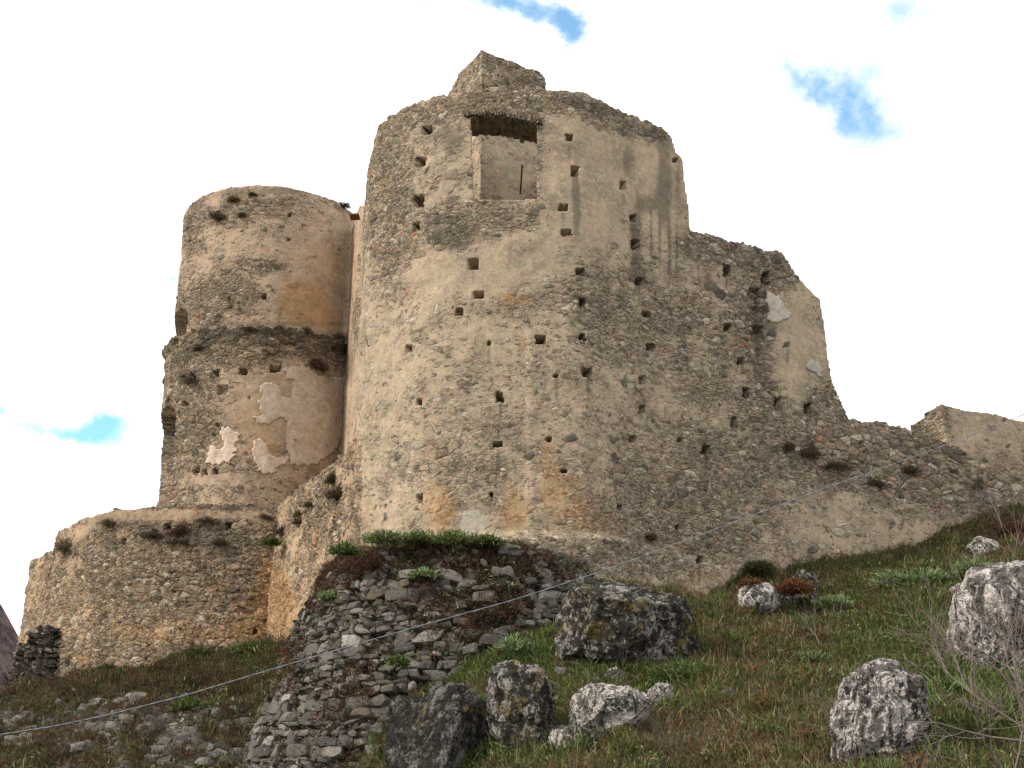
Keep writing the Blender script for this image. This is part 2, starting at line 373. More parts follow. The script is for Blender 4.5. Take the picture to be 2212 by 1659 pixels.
cp = np.array([at(*c) for c in CTRL])
extra = [(0, -6, -1.75), (-14, 0, -1.8), (14, 0, -1.7), (0, 8, -1.6), (0, 16, -1.0), (12, 18, -.4), (-14, 18, -2), (-25, 30, -2), (-12, 30, -.8), (0, 25, .2), (24, 25, 1.6), (34, 40, 8), (35, 60, 15), (20, 62, 14),
         (0, 56, 11), (-7.6, 51.5, 8.2), (-9.6, 46.5, 3.2), (-9.4, 43.5, 1.7), (-7.4, 41, 1.3), (-5.6, 39.2, 1.3), (-4.2, 37, 1.2), (-6, 44, 2), (-2, 47, 6), (-5, 47.5, 4), (-8.7, 48.5, 5.2), (-12, 64, 9), (-24, 66, 7.6), (-27, 58, 4), (-30, 50, 0), (-32, 72, 5), (-40, 60, -2), (0, 80, 14), (20, 85, 14), (-20, 85, 9), (-42, 40, -5), (45, 30, 5), (-45, 90, -4), (45, 90, 12)]
cp = np.vstack([cp, np.array(extra, float)])
def tps(A, B):
    r2 = ((A[:, None, :] - B[None, :, :]) ** 2).sum(-1); return .5 * r2 * np.log(r2 + 1e-6)
Kc = tps(cp[:, :2], cp[:, :2]) + np.eye(len(cp)) * 2.0
Pm = np.c_[np.ones(len(cp)), cp[:, :2]]
A_ = np.block([[Kc, Pm], [Pm.T, np.zeros((3, 3))]])
wts = np.linalg.solve(A_, np.r_[cp[:, 2], 0, 0, 0])
def tz(x, y, rough=True):
    x = np.atleast_1d(np.asarray(x, float)); y = np.atleast_1d(np.asarray(y, float)); sh = x.shape
    q = np.c_[x.ravel(), y.ravel()]; out = np.zeros(len(q))
    for i in range(0, len(q), 40000):
        b = q[i:i + 40000]; out[i:i + 40000] = tps(b, cp[:, :2]) @ wts[:-3] + np.c_[np.ones(len(b)), b] @ wts[-3:]
    if rough:
        p3 = np.c_[q, np.zeros(len(q))]
        out += fbm(p3 * .5, 4, 5) * .42 + fbm(p3 * 2.0, 3, 9) * .2
    return out.reshape(sh)

def grid_faces(nx, ny):
    i = np.arange(nx - 1)[:, None]; j = np.arange(ny - 1)[None, :]
    a = i * ny + j; return np.stack([a, a + ny, a + ny + 1, a + 1], -1).reshape(-1, 4)

xs = np.r_[-1500, -700, -300, -150, -90, -60, np.arange(-42, -26, .6), np.arange(-26, 27, .10), np.arange(27, 46, .8), 60, 90, 150, 300, 700, 1500]
ys = np.r_[-1500, -600, -200, -80, -40, -20, np.arange(-10, 20, .8), np.arange(20, 58, .10), np.arange(58, 92, .7), 110, 150, 250, 500, 1000, 3000]
XX, YY = np.meshgrid(xs, ys, indexing='ij')
cx_, cy_ = np.clip(XX, -45, 45), np.clip(YY, -8, 92)
ZZ = tz(cx_, cy_)
away = np.hypot(XX - cx_, YY - cy_)
ZZ = ZZ - np.minimum(away * .35, 22) * (away > 0)
VT = np.stack([XX, YY, ZZ], -1).reshape(-1, 3)
gu_, gv_ = proj(VT)
GST = np.clip(ell(gu_, gv_, [(230, 1600, 330, 90, 0, .75), (60, 1540, 120, 60, 0, .4), (1250, 1480, 160, 60, 0, .25), (430, 1560, 120, 60, 0, .3), (1130, 1250, 120, 60, 20, .8), (1700, 1450, 400, 150, 0, .05)]) + .02, 0, 1) * (VT[:, 1] > 20)
ground = mesh('hillside', VT, [grid_faces(len(xs), len(ys))], M_ground, attrs={'zone': np.c_[GST, GST * 0, GST * 0, GST * 0 + 1]}); tag(ground, kind='structure')
# vertex normals for planting
gx, gy = np.gradient(ZZ, xs, ys); NT_ = np.stack([-gx, -gy, np.ones_like(gx)], -1).reshape(-1, 3); NT_ /= np.linalg.norm(NT_, axis=1)[:, None]

# ================================================================ wall shells
def smooth_path(pts, step, closed=False):
    pts = np.array(pts, float); n = len(pts); out = []
    rng = range(n if closed else n - 1)
    for i in rng:
        if closed: p0, p1, p2, p3 = pts[(i - 1) % n], pts[i], pts[(i + 1) % n], pts[(i + 2) % n]
        else: p0, p1, p2, p3 = pts[max(i - 1, 0)], pts[i], pts[i + 1], pts[min(i + 2, n - 1)]
        t = np.linspace(0, 1, 60, endpoint=False)[:, None]
        out.append(.5 * ((2 * p1) + (-p0 + p2) * t + (2 * p0 - 5 * p1 + 4 * p2 - p3) * t ** 2 + (-p0 + 3 * p1 - 3 * p2 + p3) * t ** 3))
    out = np.vstack(out + ([pts[:1]] if closed else [pts[-1:]]))
    return resample(out, step, closed)
def resample(out, step, closed=False):
    out = np.asarray(out, float); s = np.r_[0, np.cumsum(np.linalg.norm(np.diff(out, axis=0), axis=1))]
    n = max(3, int(s[-1] / step)); q = np.linspace(0, s[-1], n + 1)
    P = np.c_[np.interp(q, s, out[:, 0]), np.interp(q, s, out[:, 1])]
    if closed:
        P = P[:-1]; q = q[:-1]; T = np.roll(P, -1, 0) - np.roll(P, 1, 0)
    else: T = np.gradient(P, axis=0)
    T /= np.linalg.norm(T, axis=1)[:, None]
    return q, P, np.c_[T[:, 1], -T[:, 0]]
def arc(cx, cy, r, a0, a1, step, closed=False):
    a = np.linspace(R(a0), R(a1), 400); return resample(np.c_[cx + r * np.cos(a), cy + r * np.sin(a)], step, closed)

def find(path, u, v):
    """where the sight line (u, v) meets the wall standing on the path"""
    s, P, N = path; a, b = ray(u, v)
    facing = (P * N).sum(1) < 0
    err = np.abs(P[:, 0] / P[:, 1] - a) + np.where(facing, 0, .5)
    i = int(np.argmin(err)); return s[i], P[i, 1] * b, i
def profile(path, pts):
    k = sorted(find(path, u, v)[:2] for u, v in pts); k = np.array(k)
    return np.interp(path[0], k[:, 0], k[:, 1])

def shell(name, path, z0, ztop, step, thick, mat, parent=None, off=None, zone=None, holes=(), cut=None, closed=False, rag=.12, lump=.07, inward=None, seed=0, zoff=None, innerfix=None):
    s, P, N = path; ns = len(s); z1 = float(np.max(ztop)) + .6; nz = int((z1 - z0) / step) + 1
    z = z0 + np.arange(nz + 1) * step; nzv = nz + 1
    ztop = np.array(ztop, float)
    p1 = np.c_[P, np.zeros(ns)]
    ztop = ztop + rag * (fbm(p1 * 1.3, 3, 31 + seed) + .6 * fbm(p1 * 5, 2, 41 + seed))
    S, Z = np.meshgrid(s, z, indexing='ij')
    I = np.repeat(np.arange(ns), nzv).reshape(ns, nzv)
    Zc = np.minimum(Z, np.maximum(ztop[:, None], z0))      # top row snaps to the broken edge
    pos3 = np.stack([np.repeat(P[:, 0:1], nzv, 1), np.repeat(P[:, 1:2], nzv, 1), Zc], -1)
    n3 = np.stack([np.repeat(N[:, 0:1], nzv, 1), np.repeat(N[:, 1:2], nzv, 1), np.zeros_like(Zc)], -1)
    o = off(S, Zc, I) if off is not None else 0.
    o = o + lump * fbm(pos3 * .45, 3, 3 + seed) + lump * .5 * fbm(pos3 * 1.7, 3, 13 + seed)
    U, Vv = proj(pos3 + n3 * np.asarray(o)[..., None] if np.ndim(o) else pos3)
    facing = (pos3[..., :2] * n3[..., :2]).sum(-1) < 0
    depth = np.zeros_like(Zc); hz = np.zeros_like(Zc)
    for (hu, hv, hw, hh, dep) in holes:
        wob = .18 * vnoise(pos3 * 7 + hu, 77)
        m = (np.abs(U - hu) / (hw * .6) + wob < 1) & (np.abs(Vv - hv) / (hh * .6) + wob < 1) & facing
        depth = np.where(m, np.maximum(depth, dep), depth)
    if inward is not None: depth = np.maximum(depth, inward(U, Vv, S, Zc, facing))
    outer = pos3 + n3 * (o - depth)[..., None]
    if zoff is not None: outer = outer + zoff
    inner = pos3 - n3 * thick
    if innerfix is not None: inner = innerfix(pos3, inner, thick)
    # cells
    zc = (Z[:, :-1] < ztop[:, None] - 1e-6)
    cellm = zc[:-1] & zc[1:] if not closed else zc & np.roll(zc, -1, 0)
    uc, vc = U[:, :-1], Vv[:, :-1]
    if cut is not None:
        cm = cut(U, Vv, S, Z, facing)[:, :-1]; cm = cm[:-1] if not closed else cm; cellm &= ~cm
    nc = cellm.shape[0]
    def vid(i, j, inn=False): return (i % ns) * nzv + j + (ns * nzv if inn else 0)
    ii, jj = np.nonzero(cellm)
    fo = np.stack([vid(ii, jj), vid(ii + 1, jj), vid(ii + 1, jj + 1), vid(ii, jj + 1)], -1)
    fi = np.stack([vid(ii, jj, 1), vid(ii, jj + 1, 1), vid(ii + 1, jj + 1, 1), vid(ii + 1, jj, 1)], -1)
    fs = [fo, fi]
    pad = np.zeros((nc + 2, nz + 2), bool); pad[1:-1, 1:-1] = cellm
    if closed: pad[0, 1:-1] = cellm[-1]; pad[-1, 1:-1] = cellm[0]
    for di, dj, (a, b) in ((1, 0, ((1, 0), (1, 1))), (-1, 0, ((0, 1), (0, 0))), (0, 1, ((1, 1), (0, 1))), (0, -1, ((0, 0), (1, 0)))):
        nbr = pad[1 + di:nc + 1 + di, 1 + dj:nz + 1 + dj]; ei, ej = np.nonzero(cellm & ~nbr)
        if dj == -1: ei, ej = ei[ej > 0], ej[ej > 0]
        fs.append(np.stack([vid(ei + a[0], ej + a[1]), vid(ei + a[0], ej + a[1], 1), vid(ei + b[0], ej + b[1], 1), vid(ei + b[0], ej + b[1])], -1))
    V = np.vstack([outer.reshape(-1, 3), inner.reshape(-1, 3)])
    zn = np.zeros((ns, nzv, 4)); zn[..., 0] = .45
    if zone is not None: zn = zone(U, Vv, S, Zc, pos3)
    zn = zn.reshape(-1, 4); zn = np.vstack([zn, np.tile([.5, 0, .1, 0], (len(zn), 1))])
    used = np.zeros(len(V), bool)
    for f in fs: used[f.ravel()] = True
    remap = np.cumsum(used) - 1
    fs = [remap[f] for f in fs if len(f)]
    ob = mesh(name, V[used], fs, mat, parent, True, {'zone': zn[used]})
    info = dict(outer=outer, n=n3, U=U, V=Vv, facing=facing & (Z < ztop[:, None]), path=path, o=o)
    return ob, info

def patch(name, info, poly, lift, mat, parent, tone=(1, 1, 1)):
    """a remnant of plaster lying proud of the wall"""
    o3 = info['outer']; ju = fbm(o3 * 1.6, 4, 88) * 13 + fbm(o3 * 6, 2, 86) * 5; jv = fbm(o3 * 1.6 + 40, 4, 89) * 13 + fbm(o3 * 6 + 9, 2, 87) * 5
    m = inpoly(info['U'] + ju, info['V'] + jv, poly) & info['facing']
    U = info['U']
    cell = m[:-1, :-1] & m[1:, :-1] & m[1:, 1:] & m[:-1, 1:]
    ii, jj = np.nonzero(cell); nzv = U.shape[1]
    v = lambda i, j: i * nzv + j
    k = U.size
    fo = np.stack([v(ii, jj), v(ii + 1, jj), v(ii + 1, jj + 1), v(ii, jj + 1)], -1); fs = [fo]
    pad = np.zeros((cell.shape[0] + 2, cell.shape[1] + 2), bool); pad[1:-1, 1:-1] = cell
    for di, dj, (a, b) in ((1, 0, ((1, 0), (1, 1))), (-1, 0, ((0, 1), (0, 0))), (0, 1, ((1, 1), (0, 1))), (0, -1, ((0, 0), (1, 0)))):
        nbr = pad[1 + di:1 + di + cell.shape[0], 1 + dj:1 + dj + cell.shape[1]]; ei, ej = np.nonzero(cell & ~nbr)
        fs.append(np.stack([v(ei + a[0], ej + a[1]), v(ei + a[0], ej + a[1]) + k, v(ei + b[0], ej + b[1]) + k, v(ei + b[0], ej + b[1])], -1))
    out = info['outer'] + info['n'] * lift; inn = info['outer'] - info['n'] * .05
    V = np.vstack([out.reshape(-1, 3), inn.reshape(-1, 3)])
    used = np.zeros(len(V), bool)
    for f in fs: used[f.ravel()] = True
    remap = np.cumsum(used) - 1
    return mesh(name, V[used], [remap[f] for f in fs], mat, parent, True, {'zone': np.tile([*tone, 1.], (int(used.sum()), 1))})

def zone_from(base, B, O, D, Wt):
    def fn(U, V, S, Z, p3):
        z = np.zeros(U.shape + (4,))
        z[..., 0] = np.clip(base + ell(U, V, B), -.3, 1.4); z[..., 1] = ell(U, V, O) * 1.3; z[..., 2] = ell(U, V, D) * 1.25; z[..., 3] = ell(U, V, Wt)
        return z
    return fn

ST = .055
# ---------------------------------------------------------------- keep: long front wall
ZK = 28.6
topsil = [(812, 275), (840, 252), (900, 222), (960, 204), (1040, 192), (1110, 189), (1180, 193), (1260, 201), (1340, 235), (1400, 262), (1440, 284)]
kp = []
for (u, v) in topsil:
    a, b = ray(u, v); d = ZK / b; kp.append((a * d, d))
print('KEEP PLAN', [(round(a, 2), round(b, 2)) for a, b in kp])
kp2 = [(-4.6, 51.6), (-5.7, 50.3), (-6.2, 49.0), (-6.15, 47.9), (-5.75, 46.75)] + [p for p in kp[1:-1]] + [(7.3, 47.1), (9.4, 48.0), (11.4, 48.9), (13.2, 49.7), (15.0, 50.55), (17.2, 51.6), (19.5, 52.7), (23, 54.3), (27, 56.2)]
kpath = smooth_path(kp2, ST)
kprof_pts = [(835, 252), (900, 222), (960, 204), (1000, 197), (1060, 190), (1180, 192), (1260, 201), (1340, 235), (1400, 262), (1436, 280), (1452, 300), (1460, 330), (1474, 345), (1480, 390), (1486, 440), (1492, 498), (1540, 511), (1600, 524), (1690, 545), (1702, 562), (1722, 598), (1742, 622),
             (1772, 650), (1779, 690), (1789, 780), (1801, 830), (1818, 870), (1835, 906), (1900, 914), (1960, 928), (1985, 937), (2050, 955), (2120, 1000), (2212, 1040), (2260, 1060)]
kz = profile(kpath, kprof_pts)
sl_ = find(kpath, 835, 252)[0]; kz = np.where(kpath[0] < sl_, 28.45 - np.clip(sl_ - kpath[0] - .5, 0, 5) * 1.7, kz)
keep = thing('ruined_keep', 'tall ruined stone keep with curved front wall, small square holes and one large opening', 'keep', (0, 46, 10))
OPEN = [(1016, 257), (1040, 253.5), (1080, 255), (1125, 263), (1159, 271), (1158, 350), (1160, 431), (1100, 434), (1021, 432)]
H = lambda L, s=15: [(u, v, w or s, (h or s) * 1.0, 1.15) for (u, v, w, h) in L]
holes = H([(922, 281, 17, 13), (909, 349, 15, 13), (904, 435, 15, 17), (899, 490, 14, 14), (1022, 570, 14, 17), (1033, 637, 15, 13), (992, 674, 13, 14), (883, 753, 11, 11), (1230, 298, 13, 12), (1242, 370, 14, 14), (1217, 449, 14, 13),
           (1223, 502, 17, 12), (1254, 587, 13, 14), (1257, 653, 13, 15), (1258, 728, 13, 12), (1168, 734, 13, 13), (1268, 804, 15, 12), (1345, 401, 10, 13), (1367, 471, 12, 9), (1372, 529, 13, 14), (1381, 608, 13, 13), (1397, 679, 14, 11), (1404, 750, 16, 13),
           (1388, 821, 12, 13), (1387, 884, 13, 12), (1366, 948, 14, 12), (1079, 857, 11, 18), (1187, 949, 8, 8), (1076, 960, 14, 11), (1218, 1018, 8, 8), (905, 868, 7, 9), (906, 1077, 12, 13), (1061, 1068, 7, 7), (1457, 346, 11, 9), (1570, 584, 14, 17),
           (1653, 601, 15, 20), (1572, 706, 10, 12), (1601, 779, 12, 13), (1611, 848, 11, 16), (1585, 911, 12, 14), (1525, 971, 13, 13), (1679, 871, 14, 17), (1744, 881, 15, 19), (1339, 1095, 7, 7), (1461, 1138, 7, 7), (1056, 742, 6, 7), (1200, 813, 6, 6), (1508, 1213, 8, 8), (1512, 1207, 7, 9)])
holes += [(1634, 712, 24, 18, .35), (1628, 640, 16, 30, .22), (1640, 672, 34, 16, .18), (1470, 950, 8, 8, .3), (1700, 745, 10, 8, .3), (1800, 985, 14, 8, .3), (1860, 960, 10, 10, .25), (2060, 1020, 12, 8, .25)]
def keep_off(S, Z, I):
    P = kpath[1][I]; u, v = proj(np.stack([P[..., 0], P[..., 1], Z], -1))
    o = np.zeros(S.shape)
    # the seam where a later thickening of the wall begins, and the broken footing below
    line = 1160 + np.where(u < 1300, 0, (u - 1300) * .28)
    o += .55 * (1 / (1 + np.exp(-(v - line) / 4.))) * (u > 1040) * (1 / (1 + np.exp((u - 1560) / 25.)))
    o += .16 / (1 + np.exp(-(u - 1139) / 2.5)) / (1 + np.exp(-(v - 780) / 60)) / (1 + np.exp((u - 1400) / 60.))
    o += .10 / (1 + np.exp(-(v - 470 - 18 * np.sin(u / 40.)) / 5.)) * np.exp(-((u - 960) / 75.) ** 4)
    # lost facing beside the right-hand block
    o -= .22 * np.exp(-((u - 1640 - (v - 640) * .12) / 26.) ** 4) * np.exp(-((v - 740) / 150.) ** 4)
    return o
kB = [(835, 430, 50, 190, 0, .55), (960, 235, 150, 22, -15, .5), (1120, 225, 110, 30, 0, .5), (1320, 262, 150, 26, 20, .5), (960, 490, 75, 60, 0, .35), (1100, 470, 90, 45, 0, .4), (1160, 340, 12, 100, 0, .4),
      (1350, 690, 160, 110, 0, .25), (1560, 760, 120, 150, 0, .22), (1300, 640, 80, 70, 0, .2), (1500, 1040, 220, 110, 0, .4), (1400, 1180, 250, 60, 0, .5), (1000, 1010, 100, 60, 0, .3), (1590, 545, 130, 32, 8, .75), (1630, 680, 38, 90, 0, .7),
      (1660, 870, 45, 60, 0, .5), (1900, 990, 230, 75, 8, .95), (2120, 1040, 140, 70, 8, .9), (1780, 880, 40, 50, 0, .6), (1700, 590, 40, 40, 40, .5),
      (1260, 400, 95, 140, 0, -.6), (1385, 360, 60, 70, 0, -.6), (1440, 420, 40, 90, 0, -.55), (1110, 570, 110, 60, 0, -.35), (950, 590, 80, 45, 0, -.35), (830, 800, 50, 160, 0, -.2), (1720, 760, 50, 120, 0, -.5), (1740, 1120, 150, 60, 0, -.1)]
kO = [(1110, 645, 45, 16, 0, .6), (940, 985, 60, 16, 0, .35), (950, 1100, 42, 55, 0, .75), (1112, 1108, 34, 48, 0, .85), (1185, 1020, 22, 90, 0, .55), (1230, 1075, 60, 60, 0, .5), (885, 632, 9, 5, 0, .9), (1040, 740, 16, 40, 0, .35), (1290, 1130, 60, 35, 0, .35), (1425, 310, 0.1, 0.1, 0, 0),
      (795, 1130, 14, 60, 0, .45), (1140, 375, 60, 50, 0, .12), (1080, 1000, 40, 40, 0, .3), (1485, 470, 40, 60, 0, .1), (1130, 745, 12, 20, 0, .5), (1520, 1245, 60, 18, 0, .4)]
kD = [(880, 330, 60, 120, 0, .22), (1250, 215, 120, 20, 10, .2), (1420, 300, 40, 30, 40, .3), (1340, 600, 120, 30, 0, .18), (1480, 700, 120, 60, 0, .15), (1246, 450, 11, 90, 0, .5), (1356, 345, 17, 45, 0, .5), (1434, 400, 19, 85, 0, .6), (1468, 400, 9, 80, 0, .45), (1400, 440, 20, 22, 0, .5), (1376, 500, 12, 110, 0, .45), (1407, 510, 4, 60, 0, .5), (1425, 520, 3.5, 60, 0, .45), (1446, 530, 3.5, 60, 0, .5), (1462, 530, 3, 50, 0, .4),
      (1100, 545, 9, 50, 0, .4), (975, 500, 60, 55, 0, .45), (960, 330, 30, 70, -10, .3), (985, 295, 30, 30, 0, .4), (1035, 740, 26, 55, 0, .4), (1120, 225, 160, 26, 0, .18), (1330, 255, 120, 24, 22, .25), (1105, 680, 40, 8, 4, .4), (1190, 700, 40, 5, 0, .35), (1000, 1010, 80, 22, 0, .3),
      (1640, 690, 22, 80, 0, .35), (1640, 830, 30, 60, 0, .3), (1180, 1205, 130, 40, 10, .35), (1860, 1010, 60, 26, 12, .3), (2080, 1060, 100, 40, 5, .22), (1820, 1060, 200, 12, 0, .15), (1450, 580, 120, 40, 0, .15), (1520, 600, 60, 40, 0, .25), (930, 780, 12, 120, 0, .1), (1120, 1000, 12, 160, 0, .2), (905, 420, 60, 20, 0, .2)]
rh = random.Random(5)
holes = [(u, v, w * rh.uniform(.8, 1.3), h * rh.uniform(.8, 1.25), dp_) for (u, v, w, h, dp_) in holes]
kD += [(u + rh.uniform(-2, 2), v + rh.uniform(18, 34), rh.uniform(3, 7), rh.uniform(18, 40), 0, rh.uniform(.25, .5)) for (u, v, w, h, dp_) in holes if rh.random() < .5]
kW = [(1022, 1130, 34, 40, 0, .8), (1165, 970, 25, 110, 0, .25), (1290, 700, 60, 12, 10, .25)]
def straight(p, q, th):
    # the jambs of the opening are cut square through the wall instead of square to its curve
    w = np.clip(1.6 - np.abs(p[..., 0] + .35) * .45, 0, 1); w = (w * (p[..., 1] < 46.5))[..., None]
    g = np.stack([p[..., 0] * 1.04 - .0, p[..., 1] + th, p[..., 2]], -1)
    return q * (1 - w) + g * w
keep_wall, kinfo = shell('keep_wall', kpath, 7.0, kz, ST, 1.4, M_wall, keep, keep_off, zone_from(.31, kB, kO, kD, kW), holes,
                         cut=lambda U, V, S, Z, f: inpoly(U, V, OPEN) & f, rag=.16, innerfix=straight)
A4 = lambda L: [(1417 + .3594 * x, 483.9 + .3594 * y) for x, y in L]
tag(patch('plaster_patch', kinfo, A4([(680, 425), (735, 430), (770, 500), (820, 560), (815, 585), (700, 600), (665, 575), (665, 545), (685, 520), (665, 455)]), .03, M_plaster, keep, (.95, 1.0, 1.05)), 'larger pale bell shaped plaster remnant')
tag(patch('plaster_patch', kinfo, A4([(900, 860), (915, 830), (985, 825), (1000, 860), (1005, 890), (985, 930), (940, 905), (905, 885)]), .03, M_plaster, keep, (.78, .84, .9)), 'smaller grey plaster remnant')
# row of thin upright stones over the opening
def boxes(L):
    V = []; Fq = []
    cube = np.array([(x, y, z) for x in (-1, 1) for y in (-1, 1) for z in (-1, 1)], float) * .5
    q = np.array([(0, 1, 3, 2), (4, 6, 7, 5), (0, 4, 5, 1), (2, 3, 7, 6), (0, 2, 6, 4), (1, 5, 7, 3)])
    for (c, ax, ay, az) in L:
        M = np.stack([ax, ay, az]); k = sum(len(v) for v in V); V.append(c + (cube + RNG.normal(0, .04, (8, 3))) @ M); Fq.append(q + k)
    return np.vstack(V), [np.vstack(Fq)]
vs = []
for t in np.linspace(0, 1, 42):
    u = 1003 + t * 168; v = np.interp(u, [1003, 1040, 1080, 1125, 1171], [250, 248, 249.5, 257, 268]) + random.uniform(-1.5, 1.5)
    s_, z_, i_ = find(kpath, u, v); n = np.r_[kpath[2][i_], 0]; tt = np.array([n[1] * -1, n[0], 0])
    vs.append((np.r_[kpath[1][i_], z_ + .04] + n * (.02), tt * .055, n * .30, np.array([tt[0] * .1 * (t - .5), 0, random.uniform(.22, .34)])))
V_, F_ = boxes(vs); mesh('lintel', V_, F_, M_wall, keep, False, {'zone': np.tile([.9, 0, .45, 0], (len(V_), 1))})

# ---------------------------------------------------------------- square tower inside the keep
def box_path(pts, step):
    out = []; n = len(pts)
    P = np.array(pts + [pts[0]], float)
    return resample(P, step, True)
c0 = np.array([-1.35, 48.5]); e1 = np.array([-2.05, 3.3]); e1 /= np.linalg.norm(e1); e2 = np.array([2.82, 1.8]); e2 /= np.linalg.norm(e2)
inner_t = thing('square_tower', 'square stone tower inside the keep, its pointed top corner rising above the curved wall', 'tower', (-1, 51, 12))
ring = [c0, c0 + e2 * 3.45, c0 + e2 * 3.45 + e1 * 5, c0 + e1 * 5]
ipath = box_path([tuple(p) for p in ring], ST)
s_, P_, N_ = ipath
N_ = N_.copy()
L1, L2 = 3.45, 5.0
iz = np.full(len(s_), 33.4); far = s_ > L1; 
tr = np.clip(s_ / L1, 0, 1)
iz = np.where(s_ < L1, 33.45 - .25 * np.clip((s_ - 3.1) / .35, 0, 1) ** 2, 33.2)
iz = np.where((s_ >= L1) & (s_ < L1 + L2), 33.0 - 1.6 * np.clip((s_ - L1) / 1.0, 0, 1), iz)
iz = np.where((s_ >= L1 + L2) & (s_ < 2 * L1 + L2), 31.5, iz)
iz = np.where(s_ >= 2 * L1 + L2, 31.5 + 1.95 * np.clip((s_ - 2 * L1 - L2) / 3.0, 0, 1), iz)
slit = [(1125.5, 358), (1129.5, 358), (1127.5, 414), (1123, 414)]
iw, iinfo = shell('tower_wall', (s_, P_, N_), 9, iz, ST, .7, M_wall, inner_t, None,
      zone_from(.62, [(1090, 370, 80, 90, 0, -.55), (1110, 150, 60, 30, 0, .1)], [(1060, 380, 12, 20, 0, .2)], [(1110, 150, 60, 26, 25, .1)], [(1105, 360, 60, 60, 0, .42)]),
      [(1129, 303, 9, 9, .5)], closed=True, rag=.07, lump=.05, seed=4)

# ---------------------------------------------------------------- wall beyond on the right
rw = thing('ruined_wall', 'low thick broken wall with squared left end, seen beyond the right end of the keep wall', 'wall', (21, 55, 13))
a0 = at(2035, 874, 54.0); a1 = at(2212, 905, 55.9); dd = (a1 - a0)[:2]; dd /= np.linalg.norm(dd); nn = np.array([dd[1], -dd[0]])
rp = resample(np.array([a0[:2] - nn * 1.8 + dd * -.0, a0[:2] + nn * .0, a0[:2] + dd * 9]) , .06)
# rounded end: goes back from the corner
back = a0[:2] + np.array([-1.0, 1.6])
rp = resample(np.array([back, a0[:2], a0[:2] + dd * 9.5]), .06)
rz = np.where(rp[0] < np.linalg.norm(back - a0[:2]), a0[2] - .25 * (np.linalg.norm(back - a0[:2]) - rp[0]), a0[2] - .02 * rp[0])
_, rinfo = shell('wall_face', rp, 11, rz, .06, 1.3, M_wall, rw, None, zone_from(.12, [(2010, 910, 40, 60, 0, .7), (2200, 1020, 150, 40, 10, .4)], [], [(2150, 960, 200, 60, 0, .06)], []), [(2171, 909, 6, 6, .3), (2178, 965, 6, 6, .3)], rag=.08, seed=8)

# ---------------------------------------------------------------- round tower on the left
rt = thing('round_tower', 'tall round stone tower with peeling plaster and a broken ledge half way up', 'tower', (-13, 63, 9))
TC = (-13.02, 63.0)
def ringp(r, step): return arc(TC[0], TC[1], r, -270, 90, step, True)
up = ringp(4.78, .065)
def niche(cu0, cu1, v0, v1, dep):
    def fn(U, V, S, Z, f):
        # angle round the tower, measured from the left-hand edge of sight towards the viewer
        return 0
    return fn
def tower_in(r, z0, z1, a0, a1, dep):
    def fn(U, V, S, Z, f):
        ang = R(-270) + S / r; deg = np.degrees(ang) % 360
        mid_ = (a0 + a1) / 2; half = (a1 - a0) / 2
        zt = z1 - (1 - np.sqrt(np.clip(1 - ((deg - mid_) / half) ** 2, 0, 1))) * .85
        return np.where((deg > a0) & (deg < a1) & (Z > z0) & (Z < zt), dep, 0.)
    return fn
zt_up = .5503 * (TC[1] - 4.78)
zl = ray(560, 703)[1] * (TC[1] - 5.05)

zw1, zw0 = ray(385, 668)[1] * 60.6, ray(385, 775)[1] * 60.6
zw3, zw2 = ray(360, 878)[1] * 60.6, ray(350, 1020)[1] * 60.4
zw2 -= 1.4; zw0 -= .7
upz = np.full(len(up[0]), zt_up)
LT = lambda L: [(x * .3906, 345.6 + .3906 * y, w, h, d) for x, y, w, h, d in L]
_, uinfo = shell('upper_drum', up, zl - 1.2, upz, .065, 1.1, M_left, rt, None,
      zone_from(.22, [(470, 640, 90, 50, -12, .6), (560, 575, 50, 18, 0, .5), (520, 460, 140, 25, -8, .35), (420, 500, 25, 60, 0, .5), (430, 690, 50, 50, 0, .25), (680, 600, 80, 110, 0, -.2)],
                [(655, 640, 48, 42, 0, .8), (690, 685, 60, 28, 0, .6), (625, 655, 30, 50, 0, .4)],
                [(590, 412, 170, 10, -2, .4), (470, 445, 60, 14, -35, .3), (735, 640, 30, 120, 0, .2), (700, 440, 60, 14, 20, .25), (590, 575, 40, 8, 0, .5), (500, 466, 60, 8, -10, .4), (560, 700, 200, 8, 0, .4), (386, 715, 13, 55, 0, 1.2)], []),  # last dark spot is shade painted onto the niche jamb
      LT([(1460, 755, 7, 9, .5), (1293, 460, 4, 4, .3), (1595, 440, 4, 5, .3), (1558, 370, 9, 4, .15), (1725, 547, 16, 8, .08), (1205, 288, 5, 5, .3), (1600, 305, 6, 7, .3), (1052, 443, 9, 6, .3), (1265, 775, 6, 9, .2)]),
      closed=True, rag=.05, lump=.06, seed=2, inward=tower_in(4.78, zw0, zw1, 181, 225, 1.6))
lo = ringp(5.0, .065)
loz = zl + .2 * fbm(np.c_[lo[1], np.zeros(len(lo[0]))] * .9, 3, 61)
def lo_off(S, Z, I):
    return .16 * np.clip(1 - (zl - Z) / .9, 0, 1) * (1 + vnoise(np.stack([S * 2.4, Z * 3, Z * 0], -1), 15)) - np.clip((zl - Z) * .018, 0, .25) + np.where(Z > zl - 1.6, .07 * vnoise(np.stack([S * 2, Z * 3, Z * 0], -1), 5), 0)
